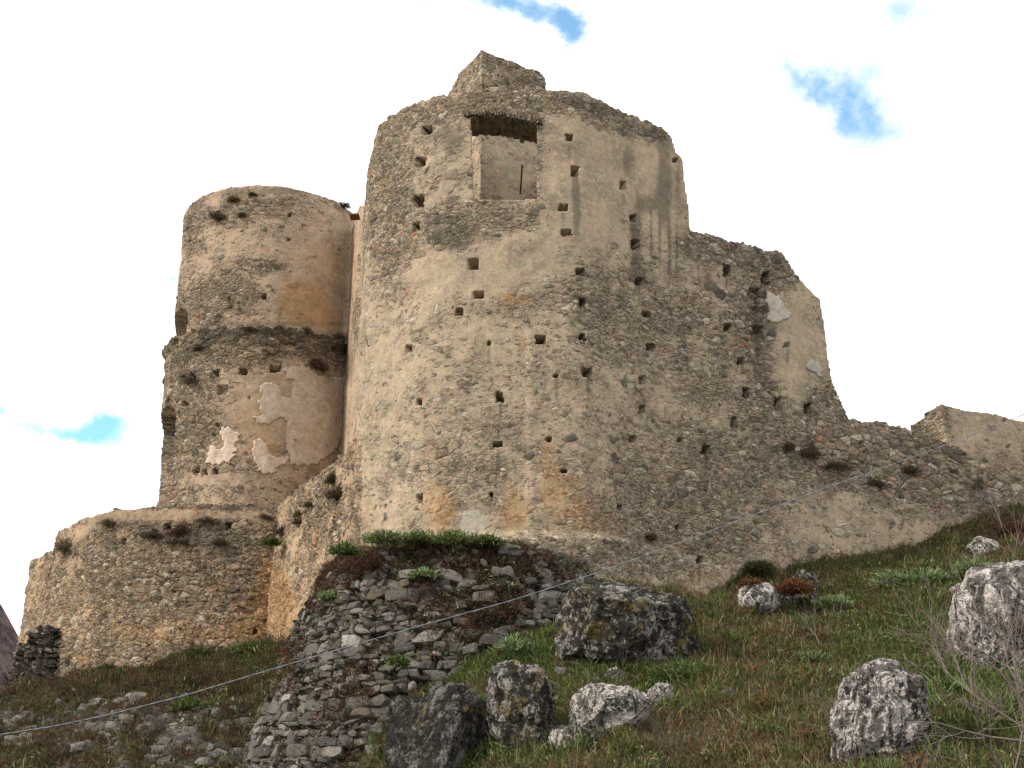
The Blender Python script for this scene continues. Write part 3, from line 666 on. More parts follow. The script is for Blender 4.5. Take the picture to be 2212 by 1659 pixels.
_, linfo = shell('lower_drum', lo, 8, loz, .065, 1.35, M_left, rt, lo_off,
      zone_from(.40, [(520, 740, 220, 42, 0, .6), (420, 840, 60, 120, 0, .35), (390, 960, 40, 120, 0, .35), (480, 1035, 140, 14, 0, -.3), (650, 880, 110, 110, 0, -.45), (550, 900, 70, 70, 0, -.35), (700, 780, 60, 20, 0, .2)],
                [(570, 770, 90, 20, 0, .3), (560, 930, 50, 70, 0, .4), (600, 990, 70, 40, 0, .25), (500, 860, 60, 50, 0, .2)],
                [(560, 712, 230, 14, 0, .6), (430, 748, 90, 16, -35, .6), (720, 745, 60, 30, 20, .5), (400, 815, 30, 26, 0, .45), (690, 785, 40, 12, 0, .4), (560, 712, 60, 14, 0, .3), (362, 950, 14, 75, 0, 1.2)], []),  # last dark spot paints the lower niche's shade into the stone colour
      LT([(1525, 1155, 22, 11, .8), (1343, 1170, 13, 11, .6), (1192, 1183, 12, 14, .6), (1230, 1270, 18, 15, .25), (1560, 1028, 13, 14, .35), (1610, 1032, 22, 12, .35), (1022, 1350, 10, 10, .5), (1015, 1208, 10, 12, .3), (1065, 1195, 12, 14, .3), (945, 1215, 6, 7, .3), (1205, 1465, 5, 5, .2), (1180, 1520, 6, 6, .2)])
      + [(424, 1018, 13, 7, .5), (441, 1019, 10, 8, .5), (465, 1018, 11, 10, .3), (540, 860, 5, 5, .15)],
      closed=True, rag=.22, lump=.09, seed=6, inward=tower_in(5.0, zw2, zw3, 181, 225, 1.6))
Z1 = lambda L: [(x * .3906, 345.6 + .3906 * y) for x, y in L]
tag(patch('plaster_patch', linfo, Z1([(1565, 1145), (1700, 1140), (1740, 1180), (1915, 1200), (1915, 1540), (1850, 1600), (1760, 1690), (1600, 1700), (1580, 1560), (1600, 1460), (1560, 1420), (1480, 1455), (1400, 1450), (1395, 1410), (1440, 1400), (1430, 1230), (1540, 1235), (1560, 1295), (1600, 1300), (1620, 1210), (1570, 1190)]), .025, M_plaster, rt, (1.02, .98, .93)), 'large dull grey plaster remnant')
tag(patch('plaster_patch', linfo, [(480, 932), (497, 924), (517, 935), (518, 950), (510, 975), (495, 1000), (470, 1006), (445, 1007), (444, 985), (456, 960), (462, 968), (475, 975), (482, 962), (478, 945)], .03, M_plaster, rt, (1.3, 1.22, 1.2)), 'pale plaster remnant on the left')
tag(patch('plaster_patch', linfo, [(538, 975), (545, 950), (562, 945), (572, 968), (590, 985), (618, 985), (625, 1000), (600, 1015), (583, 1031), (560, 1022), (548, 1000)], .03, M_plaster, rt, (1.22, 1.15, 1.1)), 'pale plaster remnant near the base')

# ---------------------------------------------------------------- joining walls
jw = thing('curtain_wall', 'narrow high wall closing the gap between the round tower and the keep', 'wall', (-7.2, 54, 10))
jp = resample(np.array([(-8.5, 61.0), (-7.6, 57.0), (-6.7, 52.8), (-6.0, 50.6)]), .07)
jz = np.interp(jp[0], [0, 4, 7, 9, 11], [31.0, 30.3, 28.2, 26.8, 26.0])
_, jinfo = shell('wall_face', jp, 9, jz, .07, .9, M_left, jw, None, zone_from(.1, [(772, 700, 12, 60, 0, .5)], [(765, 560, 10, 80, 0, .4)], [(752, 780, 14, 60, 0, .5)], []), [(775, 610, 6, 90, .4)], rag=.12, seed=14)
sw = thing('side_wall', 'sunlit wall with a level top running back from the foot of the keep to the lower round bastion', 'wall', (-8, 51, 7))
q0 = at(777, 958, 46.9); q1 = at(598, 1096, 56.6)
sp = resample(np.array([q1[:2] + (q1 - q0)[:2] * .12, q1[:2], q0[:2], q0[:2] + np.array([.9, -.4])]), .055)
sz = np.full(len(sp[0]), q0[2]) + .25 * np.clip((sp[0] - 9) / 2, 0, 1)
def sw_off(S, Z, I): return np.clip((q0[2] - Z), 0, 9) * .055
_, sinfo = shell('wall_face', sp, 4.5, sz, .055, 1.1, M_bast, sw, sw_off, zone_from(.45, [(690, 1090, 50, 50, -40, .25)], [(600, 1300, 30, 90, 0, .8), (640, 1320, 50, 60, 0, .35), (790, 1120, 20, 50, 0, .4)], [(690, 1080, 30, 20, -40, .25), (640, 1120, 20, 30, 0, .25)], [(690, 1170, 50, 60, 0, .25)]),
                 [(681, 1012 + 80, 5, 5, .2), (788, 1130, 5, 8, .3)], rag=.22, lump=.12, seed=16)

# ---------------------------------------------------------------- lower round bastion (left)
lb = thing('round_bastion', 'broad low round bastion of tan rubble in front of the round tower', 'bastion', (-13, 67, 7))
BC = (-12.7, 67.2); BR = 11.0
bp = arc(BC[0], BC[1], BR, 178, 292, .065)
bzt = 14.6
bprof = [(100, 1188), (122, 1160), (150, 1140), (186, 1119), (192, 1122), (240, 1108), (252, 1105), (258, 1109), (330, 1099), (420, 1094), (500, 1095), (590, 1098)]
bz = profile(bp, bprof); bz = np.clip(bz + .1, 14.25, 15.0)
def lb_off(S, Z, I): return np.clip(bzt - Z, 0, 9) * .06
_, binfo = shell('bastion_wall', bp, 4.5, bz, .065, 1.2, M_bast, lb, lb_off,
      zone_from(.66, [(350, 1112, 260, 12, 0, -.7), (180, 1140, 50, 20, -30, -.4), (130, 1250, 50, 110, 0, -.25), (300, 1150, 200, 12, 0, -.1), (350, 1250, 200, 60, 0, .3)],
                [(580, 1290, 30, 110, 0, .85), (540, 1330, 60, 60, 0, .45), (400, 1370, 200, 30, 0, .4), (470, 1270, 30, 12, 0, .4), (175, 1423, 12, 9, 0, .9), (300, 1320, 120, 50, 0, .15)],
                [(450, 1165, 150, 22, 0, .5), (350, 1125, 240, 30, 0, .4), (430, 1240, 160, 50, 0, .12), (230, 1170, 30, 45, 0, .4), (150, 1190, 40, 26, -30, .4), (500, 1200, 60, 20, 0, .3), (330, 1150, 30, 16, 0, .3), (145, 1430, 8, 10, 0, .5)], []),
      [(361, 1138, 11, 10, .6), (495, 1136, 13, 11, .6), (267, 1170, 9, 12, .5), (335, 1150, 9, 12, .3), (378, 1277, 6, 6, .4), (390, 1359, 6, 6, .4), (551, 1364, 6, 6, .4), (516, 1276, 6, 6, .3), (246, 1290, 12, 7, .3), (145, 1433, 9, 12, .4), (248, 1195, 4, 60, .15)],
      rag=.07, lump=.12, seed=20)
# filling behind the parapet
ang = np.radians(np.linspace(178, 292, 80)); rr = np.linspace(0, BR - .9, 20)
Vc = np.array([(BC[0] + r * math.cos(a), BC[1] + r * math.sin(a), 13.4 + .1 * math.sin(r * 3 + a * 5)) for a in ang for r in rr])
mesh('platform', Vc, [grid_faces(80, 20)], M_ground, lb)
# lower shoulder behind on the far left, and the broken dark stub
sh = thing('buttress', 'lower shoulder of wall at the far left edge of the bastion, against the sky', 'buttress', (-25, 66, 6))
p0 = at(68, 1210, 66); p1_ = at(128, 1220, 63.2)
shp = resample(np.array([(p0[0] + .9, 69), (p0[0] + .1, 67.0), (p0[0], 66), (p0[0] + .8, 65.2), (p1_[0], 63.2)]), .065)
shz = np.full(len(shp[0]), p0[2]) + np.interp(shp[0], [0, 3, 5], [.0, 0, .1])
shell('wall_face', shp, 3, shz, .065, 1.0, M_bast, sh, lambda S, Z, I: np.clip(p0[2] - Z, 0, 9) * .035, zone_from(.35, [], [], [(100, 1240, 30, 20, 0, .4), (70, 1330, 14, 60, 0, .2)], []), rag=.06, seed=24)
stub = thing('wall_stub', 'dark broken stub of dry stone wall at the lower left foot of the bastion', 'wall', (-22, 60, 5))
p2 = at(35, 1470, 60.5); p3 = at(118, 1470, 59)
stp = resample(np.array([(p2[0] - .4, 62.5), (p2[0], 60.8), (p2[0] + .9, 59.6), (p3[0] - .3, 59), (p3[0] + .1, 60.4)]), .05)
stz = profile(stp, [(36, 1440), (50, 1415), (66, 1385), (80, 1371), (100, 1368), (112, 1372), (118, 1380)])
shell('stub_wall', stp, 3.5, stz, .05, .8, M_dry, stub, lambda S, Z, I: np.clip(10 - Z, 0, 6) * .1, zone_from(1.0, [], [], [], []), rag=.35, lump=.2, seed=26)

# ---------------------------------------------------------------- front dry-stone bastion (cone)
db = thing('stone_bastion', 'dark battered dry stone bastion bulging out below the keep, topped with reddish scrub', 'bastion', (-1.7, 47, 3))
DC = (-1.6, 47.0)
dp = arc(DC[0], DC[1], 5.15, 150, 345, .05)
dz0 = ray(900, 1172)[1] * (DC[1] - 5.15)
print('bastion top', dz0)
dz = np.full(len(dp[0]), dz0) ; dd_ = np.degrees(np.radians(150) + dp[0] / 5.15)
dz = dz - np.clip((dd_ - 295) / 50, 0, 1) * .8 - np.clip((222 - dd_) / 40, 0, 1) * .0
dsk = [0.0]
def db_off(S, Z, I):
    h = np.clip(dz0 - Z, 0, 12); ro = .30 * np.exp(-h / .5) * -1
    return h * .37 + ro + .10 * np.sin(S * 1.1) * np.clip(h / 4, 0, 1)
_, dinfo = shell('stone_face', dp, -1.0, dz, .05, 1.0, M_dry, db, db_off,
      zone_from(1.0, [(900, 1230, 280, 50, 0, -.6), (1060, 1350, 90, 120, 0, -.55), (760, 1390, 120, 120, 0, .15)], [(860, 1340, 40, 20, 0, .25)], [], []), rag=.2, lump=.22, seed=30)
ang = np.radians(np.linspace(150, 345, 140)); rr = np.linspace(0, 4.95, 50)
AG, RG = np.meshgrid(ang, rr, indexing='ij')
VX = DC[0] + RG * np.cos(AG); VY = DC[1] + RG * np.sin(AG); 
VZ = dz0 - .15 + (5.2 - RG) * .16 - np.clip((np.degrees(AG) - 295) / 50, 0, 1) * .8 + .12 * fbm(np.stack([VX, VY, VX * 0], -1) * 1.2, 3, 91)
capV = np.stack([VX, VY, VZ], -1)
mesh('earth_fill', capV.reshape(-1, 3), [grid_faces(140, 50)], M_ground, db)

def stone_proto():
    g_ = np.linspace(-1, 1, 5); L = {}; V = []; Q = []
    def vi(p):
        k = tuple(np.round(p, 3))
        if k not in L: L[k] = len(V); V.append(p)
        return L[k]
    for ax in range(3):
        for sg in (-1, 1):
            for i in range(4):
                for j in range(4):
                    c = []
                    for (a, b) in ((i, j), (i + 1, j), (i + 1, j + 1), (i, j + 1)):
                        p = [0, 0, 0]; p[ax] = sg; p[(ax + 1) % 3] = g_[a]; p[(ax + 2) % 3] = g_[b]; c.append(vi(p))
                    Q.append(c if sg > 0 else c[::-1])
    V = np.array(V, float); V = V / ((np.abs(V) ** 9).sum(1) ** (1 / 9.))[:, None]
    return V, np.array(Q)
SV, SQ = stone_proto()
def stones(name, items, mat, parent=None, seed=0):
    # items: centre, tangent axis, outward axis, up axis, half sizes, tone
    n = len(items); rg_ = np.random.default_rng(seed); VV = np.zeros((n, len(SV), 3)); T = np.zeros((n, len(SV), 4))
    for i, (c, tx, nx, ux, hs, tone) in enumerate(items):
        q = SV.copy(); 
        for _ in range(6):
            pn = rg_.normal(0, 1, 3); pn /= np.linalg.norm(pn); h = q @ pn; lim = h.max() * rg_.uniform(.62, .95); q -= np.outer(np.clip(h - lim, 0, None), pn)
        q[:, 0] += q[:, 2] * rg_.normal(0, .2); q[:, 2] += q[:, 0] * rg_.normal(0, .2); q[:, 1] *= 1 + q[:, 0] * rg_.normal(0, .15)
        VV[i] = c + (q * hs) @ np.stack([tx, nx, ux]); T[i, :, :3] = tone; T[i, :, 3] = 1
    VV = VV.reshape(-1, 3); VV += .02 * np.stack([vnoise(VV * 7, 1), vnoise(VV * 7, 2), vnoise(VV * 7, 3)], -1)
    Fq = (np.arange(n)[:, None, None] * len(SV) + SQ[None]).reshape(-1, 4)
    return mesh(name, VV, [Fq], mat, parent, False, {'tone': T.reshape(-1, 4)})
def stone_mat():
    s = NT('field_stone', True); P = s.pos(); at_ = s.n('ShaderNodeAttribute'); at_.attribute_name = 'tone'
    f = s.noise(P, 22, 4, .75); m = s.noise(P, 5, 4, .65)
    c = s.mix(1., at_.outputs['Color'], s.ramp(f, [(.3, (.55, .55, .55)), (.5, (1, 1, 1)), (.72, (1.4, 1.4, 1.4))]), 'MULTIPLY')
    c = s.mix(s.step(m, .52, .66, 0., .7), c, (.06, .052, .045)); c = s.mix(s.step(s.noise(s.vadd(P, (5., 5., 5.)), 8, 4), .6, .7, 0., .6), c, (.30, .29, .26))
    s.L(c, s.b.inputs['Base Color']); s.disp(s.math('ADD', m, s.math('MULTIPLY', f, .4)), .04, .6); return s.m
M_stone = stone_mat()
STT = np.array([.74, .71, .67]) * np.array([(.13, .12, .11), (.17, .155, .14), (.10, .09, .082), (.21, .19, .17), (.15, .125, .10), (.27, .25, .23), (.12, .115, .115), (.34, .32, .30)])
items = []; zc_ = -.6; ro_ = np.random.default_rng(77)
while zc_ < dz0 - .25:
    hh_ = ro_.choice([.14, .18, .24, .32, .38]) ; s_c = ro_.uniform(0, .3)
    while s_c < dp[0][-1] - .4:
        h = np.clip(dz0 - zc_, 0, 12); infl = 1 + (h * .37) / 5.15
        wdt = ro_.uniform(.18, .70) * (1.25 if hh_ > .24 else .9); i_ = min(int((s_c + wdt / infl / 2) / dp[0][1]), len(dp[0]) - 1)
        n2 = np.r_[dp[2][i_], 0.]; off2 = float(db_off(dp[0][i_], zc_, i_)); 
        nx = n2 + np.array([0, 0, .34]); nx /= np.linalg.norm(nx); tx = np.array([-n2[1], n2[0], 0]); tx = tx + np.array([0, 0, 1]) * ro_.normal(0, .06); tx /= np.linalg.norm(tx); ux = np.cross(tx, nx)
        pz = zc_ + hh_ / 2 + .10 * math.sin(dp[0][i_] * .9 + zc_)
        pc_ = np.r_[dp[1][i_], pz] + n2 * off2; cu_, cv_ = proj(pc_[None])
        gap_ = ro_.uniform(0, 1) < .10 + float(ell(cu_, cv_, [(900, 1205, 330, 36, 0, .6), (1060, 1330, 110, 100, 0, .45), (700, 1230, 50, 40, 0, .4)])[0]) + .5 * max(0., float(fbm(pc_[None] * .9, 3, 66)[0]) - .05)
        if not gap_: items.append((np.r_[dp[1][i_], pz] + n2 * (off2 + ro_.uniform(-.12, .08)), tx, nx, ux, np.array([wdt * .5 * 1.03, .20, hh_ * .56]), STT[ro_.choice(8, p=[.22, .2, .18, .12, .1, .08, .07, .03])] * ro_.uniform(.8, 1.2)))
        s_c += wdt / infl
    zc_ += hh_
print('courses', len(items)); stones('stone_courses', items, M_stone, db, 5)
# rubble of the collapsed revetment on the terrace at the left, in rough rows
items = []
for k in range(2600):
    u = ro_.uniform(-60, 560); v = 1525 + 34 * round(ro_.uniform(0, 5.5)) + ro_.normal(0, 7) - u * .035
    if fbm(np.array([[u / 70., v / 40., 3.]]), 3, 19)[0] < .02 or (u > 450 and ro_.uniform() < .7): continue
    a_, b_ = ray(u, v); 
    items.append((u, v))
uv = np.array(items); a_ = np.array([ray(u, v) for u, v in uv]); yy = np.arange(40, 62, .15)
Zt = tz(a_[:, :1] * yy, np.repeat(yy[None], len(uv), 0)); hitm = Zt > a_[:, 1:] * yy; first = np.where(hitm.any(1), hitm.argmax(1), 60)
items = []
for k in range(len(uv)):
    d = yy[first[k]]; c = np.array([a_[k, 0] * d, d, Zt[k, first[k]] - .01]); w = ro_.choice([.07, .1, .14, .2, .3])
    an = ro_.normal(0, .25); tx = np.array([math.cos(an), math.sin(an), ro_.normal(0, .12)]); tx /= np.linalg.norm(tx); nx = np.array([0, -.9, .4]); nx -= tx * (nx @ tx); nx /= np.linalg.norm(nx); ux = np.cross(tx, nx)
    items.append((c, tx, nx, ux, np.array([w, w * .7, w * ro_.uniform(.35, .7)]), STT[ro_.integers(0, 8)] * ro_.uniform(.55, 1.05)))
rb = stones('rubble', items, M_stone, None, 6); tag(rb, 'grey rubble stones showing through the heath on the left terrace', 'rubble', kind='stuff')

# ================================================================ far hills
hx = np.linspace(-900, 700, 161); hy = np.linspace(420, 1400, 80); HX, HY = np.meshgrid(hx, hy, indexing='ij')
HZ = -30 + 235 * np.exp(-((HX + 560) / 240) ** 2 - ((HY - 900) / 300) ** 2) + 172 * np.exp(-((HX + 335) / 110) ** 2 - ((HY - 640) / 110) ** 2)
ph = np.stack([HX, HY, HX * 0], -1); HZ += 26 * fbm(ph / 90, 5, 51) + 5 * fbm(ph / 14, 3, 52)
s = NT('wooded_hill', True); P = s.pos(); a = s.noise(P, .02, 6, .65); b = s.noise(P, .12, 6, .75)
c = s.mix(s.step(a, .42, .58), (.20, .13, .11), (.12, .11, .11)); c = s.mix(s.step(b, .42, .6), c, (.07, .05, .055)); c = s.mix(s.step(b, .3, .4, .6, 0.), c, (.10, .12, .05))
s.L(c, s.b.inputs['Base Color']); s.disp(b, 9., .5)
fh = mesh('far_hills', np.stack([HX, HY, HZ], -1).reshape(-1, 3), [grid_faces(161, 80)], s.m); tag(fh, kind='structure')

# ================================================================ boulders
def hit(u, v):
    '''where a sight line first meets the hillside'''
    a, b = ray(u, v); ys_ = np.arange(22, 62, .1); z_ = tz(a * ys_, ys_); below = np.nonzero(z_ > b * ys_)[0]
    return ys_[below[0]] if len(below) else 45.
def ico(sub):
    t = (1 + 5 ** .5) / 2
    V = [(-1, t, 0), (1, t, 0), (-1, -t, 0), (1, -t, 0), (0, -1, t), (0, 1, t), (0, -1, -t), (0, 1, -t), (t, 0, -1), (t, 0, 1), (-t, 0, -1), (-t, 0, 1)]
    Fc = np.array([(0, 11, 5), (0, 5, 1), (0, 1, 7), (0, 7, 10), (0, 10, 11), (1, 5, 9), (5, 11, 4), (11, 10, 2), (10, 7, 6), (7, 1, 8), (3, 9, 4), (3, 4, 2), (3, 2, 6), (3, 6, 8), (3, 8, 9), (4, 9, 5), (2, 4, 11), (6, 2, 10), (8, 6, 7), (9, 8, 1)])
    V = np.array(V, float); V /= np.linalg.norm(V, axis=1)[:, None]
    for _ in range(sub):
        E = np.vstack([Fc[:, [0, 1]], Fc[:, [1, 2]], Fc[:, [2, 0]]]); Es = np.sort(E, 1)
        un, inv = np.unique(Es, axis=0, return_inverse=True); inv = inv.ravel()
        m = V[un].sum(1); m /= np.linalg.norm(m, axis=1)[:, None]; k = len(V); V = np.vstack([V, m]); n = len(Fc)
        a, b, c_ = k + inv[:n], k + inv[n:2 * n], k + inv[2 * n:]
        Fc = np.vstack([np.c_[Fc[:, 0], a, c_], np.c_[Fc[:, 1], b, a], np.c_[Fc[:, 2], c_, b], np.c_[a, b, c_]])
    return V, Fc
ICO = {k: ico(k) for k in (3, 4, 5, 6)}

def boulder(label, outline, d, mat, sub=6, depth=.85, facet=.3, rough=.10, seed=1, group=None, name='boulder', cat='boulder', ridge=0., planes=()):
    vm_ = max(v for u, v in outline)
    if vm_ < 1645: d = hit(np.mean([u for u, v in outline]), vm_ - 6) + .12 * (max(u for u, v in outline) - min(u for u, v in outline)) / F * d
    D, Fc = ICO[sub]; O = np.array([at(u, v, d) for u, v in outline]); c = O.mean(0)
    ang = np.arctan2(O[:, 2] - c[2], O[:, 0] - c[0]); rad = np.hypot(O[:, 0] - c[0], O[:, 2] - c[2]); k = np.argsort(ang); ang, rad = ang[k], rad[k]
    ang = np.r_[ang - 2 * np.pi, ang, ang + 2 * np.pi]; rad = np.tile(rad, 3)
    th = np.arctan2(D[:, 2], D[:, 0]); rr = np.interp(th, ang, rad); w = rad.mean()
    cosp = np.hypot(D[:, 0], D[:, 2])
    V = np.c_[np.cos(th) * rr * cosp, D[:, 1] * w * depth, np.sin(th) * rr * cosp]
    rg = np.random.default_rng(seed)
    for q_ in range(26):                 # break it along flat planes, mostly on the near side
        n = rg.normal(0, 1, 3); n[1] = -abs(n[1]) - .35; n /= np.linalg.norm(n)
        h = (V @ n); lim = h.max() * rg.uniform(1 - facet * (1.25 if q_ < 8 else .6), 1 - facet * .15); V -= np.outer(np.clip(h - lim, 0, None) * 1.0, n)
    for (n, fr) in planes:
        n = np.array(n, float); n /= np.linalg.norm(n); h = V @ n; V -= np.outer(np.clip(h - h.max() * fr, 0, None), n)
    lay = fbm(np.c_[V[:, 0] * .6, V[:, 1] * .6, V[:, 2] * 3.5] / w + seed * 3, 2, seed + 9)
    V *= (1 + .06 * np.round(lay * 3) / 3)[:, None]
    nrm = V / (np.linalg.norm(V, axis=1)[:, None] + 1e-6)
    V = V + nrm * (w * rough * (fbm(V / w * 1.6 + seed, 5, seed, .6) + .3 * np.abs(fbm(V / w * 5 + seed, 3, seed + 3))))[:, None]
    if ridge: V = V + nrm * (w * ridge * (np.abs(fbm(np.c_[V[:, 0] * 3.2, V[:, 1] * 3.2, V[:, 2] * .9] / w + seed, 3, seed + 5))))[:, None]
    V = V + c + np.array([0, w * depth * .25, 0])
    base = np.array([c[0], d, V[:, 2].min()])
    o = mesh(name, V, [Fc], mat, None, True, None, base); tag(o, label, cat, group); return o
boulder('huge blocky boulder streaked with mustard lichen, on the grassy slope below the keep', [(1190, 1335), (1215, 1282), (1280, 1252), (1340, 1246), (1390, 1244), (1450, 1262), (1502, 1300), (1528, 1360), (1528, 1430), (1490, 1458), (1400, 1445), (1360, 1462), (1295, 1466), (1228, 1435), (1192, 1390)], 37.3, M_rockm, 6, .8, .26, .16, 3, ridge=.06, planes=[((.05, -1, -.25), .55), ((.1, -.45, .9), .72), ((.8, -.55, -.15), .75), ((-.8, -.5, .2), .75)])
boulder('pale upright boulder with rippled surface standing at the bottom right of the slope', [(1822, 1700), (1817, 1600), (1828, 1510), (1848, 1455), (1892, 1427), (1950, 1433), (1998, 1465), (1992, 1520), (1994, 1600), (1975, 1700), (1900, 1730)], 28, M_rockv, 6, .9, .18, .10, 5, ridge=.10)
boulder('large pale ridged boulder at the right edge behind bare branches', [(2072, 1340), (2083, 1272), (2125, 1228), (2180, 1213), (2270, 1225), (2330, 1350), (2300, 1470), (2210, 1480), (2140, 1440), (2095, 1400)], 33, M_rockv, 6, .9, .2, .12, 8, ridge=.14)
boulder('narrow slab of pale rock leaning at the left side of the ridged boulder', [(2055, 1395), (2068, 1345), (2085, 1335), (2100, 1380), (2105, 1425), (2075, 1430)], 33.6, M_rockv, 5, .9, .2, .1, 9)
boulder('dark pointed boulder with white splashes at the bottom edge, right of the stone bastion', [(825, 1620), (850, 1560), (900, 1510), (950, 1468), (985, 1462), (1015, 1488), (1060, 1520), (1090, 1555), (1118, 1640), (1135, 1720), (840, 1730), (815, 1670)], 33.6, M_rockd, 6, .9, .30, .08, 12, planes=[((-.50, -.78, .38), .42), ((.86, -.50, -.12), .42), ((.1, -.1, 1), .9)])
boulder('dark layered upright rock between the pointed boulder and the pale low rock', [(1050, 1500), (1068, 1448), (1098, 1430), (1160, 1428), (1190, 1465), (1204, 1550), (1210, 1635), (1190, 1640), (1120, 1642), (1080, 1600)], 33, M_rockm, 6, .8, .3, .12, 15, ridge=.12, planes=[((-.3, -.95, .1), .6), ((.85, -.5, 0), .6)])
boulder('dark sloping rock almost sunk in scrub, left behind the pointed boulder', [(838, 1560), (850, 1510), (880, 1492), (915, 1500), (925, 1540), (900, 1600), (850, 1620)], 35.6, M_rockd, 5, .8, .3, .1, 18)
boulder('low pale rock half buried in grass beneath the huge boulder', [(1222, 1560), (1240, 1510), (1270, 1484), (1335, 1480), (1395, 1500), (1402, 1550), (1385, 1600), (1300, 1630), (1240, 1620)], 34.2, M_rock, 6, .8, .3, .14, 21)
boulder('small whitish stone wedged under the front of the huge boulder', [(1290, 1470), (1312, 1453), (1345, 1449), (1362, 1458), (1345, 1474), (1310, 1484)], 35.6, M_rock, 4, .8, .3, .1, 23)
boulder('pale rounded rock at the wall foot with rust-red scrub on its right', [(1600, 1310), (1603, 1275), (1618, 1258), (1640, 1262), (1680, 1275), (1690, 1315), (1660, 1335), (1612, 1325)], 43.3, M_rockv, 5, .8, .25, .12, 25, ridge=.1)
boulder('low dark ridged outcrop half buried in rust scrub at the wall foot', [(1655, 1318), (1665, 1280), (1700, 1262), (1750, 1262), (1790, 1285), (1800, 1318), (1740, 1330)], 43.5, M_rockm, 6, .8, .3, .14, 26, ridge=.14)
boulder('broken grey rock between the layered rock and the low pale rock', [(1185, 1640), (1190, 1590), (1205, 1560), (1235, 1555), (1250, 1600), (1245, 1640)], 33, M_rock, 5, .8, .3, .14, 28)
boulder('jumbled grey stones in grass right of the low pale rock', [(1400, 1510), (1415, 1480), (1450, 1478), (1470, 1500), (1460, 1528), (1415, 1530)], 35, M_rock, 5, .8, .35, .2, 38)
boulder('small dark rock with an orange lichen top, just above the pale rounded rock', [(1700, 1290), (1715, 1245), (1735, 1232), (1762, 1238), (1772, 1262), (1760, 1300)], 44.6, M_rockm, 5, .8, .3, .1, 27)
boulder('grey rock in brush near the top right of the slope', [(2088, 1195), (2095, 1175), (2130, 1158), (2165, 1170), (2180, 1200), (2110, 1215)], 45.5, M_rock, 5, .8, .3, .12, 29)
boulder('flat stone with a pale face lying right of the rust-topped rocks', [(2045, 1190 + 95), (2065, 1268), (2090, 1262), (2100, 1275), (2070, 1292)], 41, M_rock, 4, .8, .3, .1, 31)
small = [(1690, 1408, 20, 12, 'thumb-sized pale stone in grass'), (1805, 1462, 34, 13, ''), (1735, 1480, 14, 12, ''), (1830, 1470, 20, 10, ''), (1640, 1450, 16, 8, ''), (1690, 1515, 12, 9, ''), (1935, 1455, 10, 10, ''), (1780, 1330, 18, 8, ''), (1450, 1458, 14, 12, ''), (1420, 1500, 14, 8, ''), (1410, 1520, 10, 10, ''), (1380, 1480, 12, 8, ''),
         (1620, 1395, 10, 6, ''), (1585, 1292, 14, 7, ''), (1520, 1540, 12, 7, ''), (1870, 1350, 14, 7, ''), (1960, 1290, 16, 8, ''), (2010, 1370, 14, 8, ''), (1560, 1600, 16, 8, ''), (1660, 1600, 14, 8, ''), (1745, 1640, 20, 9, ''), (1430, 1630, 18, 10, ''), (1150, 1425, 10, 7, ''), (1230, 1460, 12, 7, ''), (1300, 1640, 14, 9, ''), (1900, 1400, 10, 6, '')]
for k, (u, v, w, h, _) in enumerate(small):
    dd2 = hit(u, v + h * .3); rg = np.random.default_rng(100 + k); n = 9
    out = [(u + w * .5 * math.cos(t) * rg.uniform(.75, 1.2), v + h * .5 * math.sin(t) * rg.uniform(.75, 1.2)) for t in np.linspace(0, 6.28, n, endpoint=False)]
    boulder('small pale stone lying loose in the grass of the slope', out, dd2, M_rock, 3, .9, .3, .12, 200 + k, 'small loose stones on the slope', 'stone', 'stone')

# ================================================================ vegetation
def blades(pts, nrm, L, wd, lean, tones, up=.75, seed=0):
    """kite-shaped blades: returns verts, faces, tones"""
    rg = np.random.default_rng(seed); n = len(pts)
    d = rg.normal(0, 1, (n, 3)) * lean + nrm * (1 - up) + np.array([0, 0, 1.]) * up; d /= np.linalg.norm(d, axis=1)[:, None]
    sd_ = np.cross(d, rg.normal(0, 1, (n, 3))); sd_ /= np.linalg.norm(sd_, axis=1)[:, None] + 1e-6
    L = L * rg.uniform(.5, 1.3, n); droop = rg.normal(0, 1, (n, 3)) * .18; droop[:, 2] -= .12
    a = pts - nrm * .03; m = pts + d * (L * .5)[:, None]; t = pts + (d + droop) * L[:, None]; w = (sd_ * wd)
    V = np.stack([a - w * .3, a + w * .3, m + w * .5, t, m - w * .5], 1).reshape(-1, 3)
    k = np.arange(n)[:, None] * 5
    return V, [k + np.array([[0, 1, 2, 4]]), k + np.array([[4, 2, 3]])], np.repeat(tones, 5, 0)
def merge(parts):
    V, F4, F3, T, k = [], [], [], [], 0
    for v, f, t in parts:
        V.append(v); T.append(t)
        for q in f: (F4 if q.shape[1] == 4 else F3).append(q + k)
        k += len(v)
    return np.vstack(V), [np.vstack(x) for x in (F4, F3) if x], np.vstack(T)
def tones(n, pal, jit=.25, seed=0):
    rg = np.random.default_rng(seed); pal = np.array(pal); c = pal[rg.integers(0, len(pal), n)]
    return np.clip(c * (1 + rg.normal(0, jit, (n, 1))) * (1 + rg.normal(0, .08, (n, 3))), .008, .8)
GREEN = [(.068, .10, .024), (.10, .135, .032), (.04, .06, .018), (.135, .155, .045)]
OLIVE = [(.085, .09, .035), (.11, .105, .045), (.065, .075, .028), (.13, .12, .055)]
DRY = [(.18, .14, .07), (.13, .10, .048), (.105, .07, .04), (.26, .21, .125)]
RED = [(.135, .05, .04), (.09, .045, .035), (.18, .075, .05), (.06, .038, .028), (.13, .09, .06)]
RUST = [(.20, .085, .03), (.16, .07, .03), (.13, .075, .03)]
SAGE = [(.19, .25, .11), (.24, .30, .15), (.13, .19, .07), (.28, .34, .17)]
BROWN = [(.085, .06, .04), (.13, .09, .06), (.06, .045, .032)]

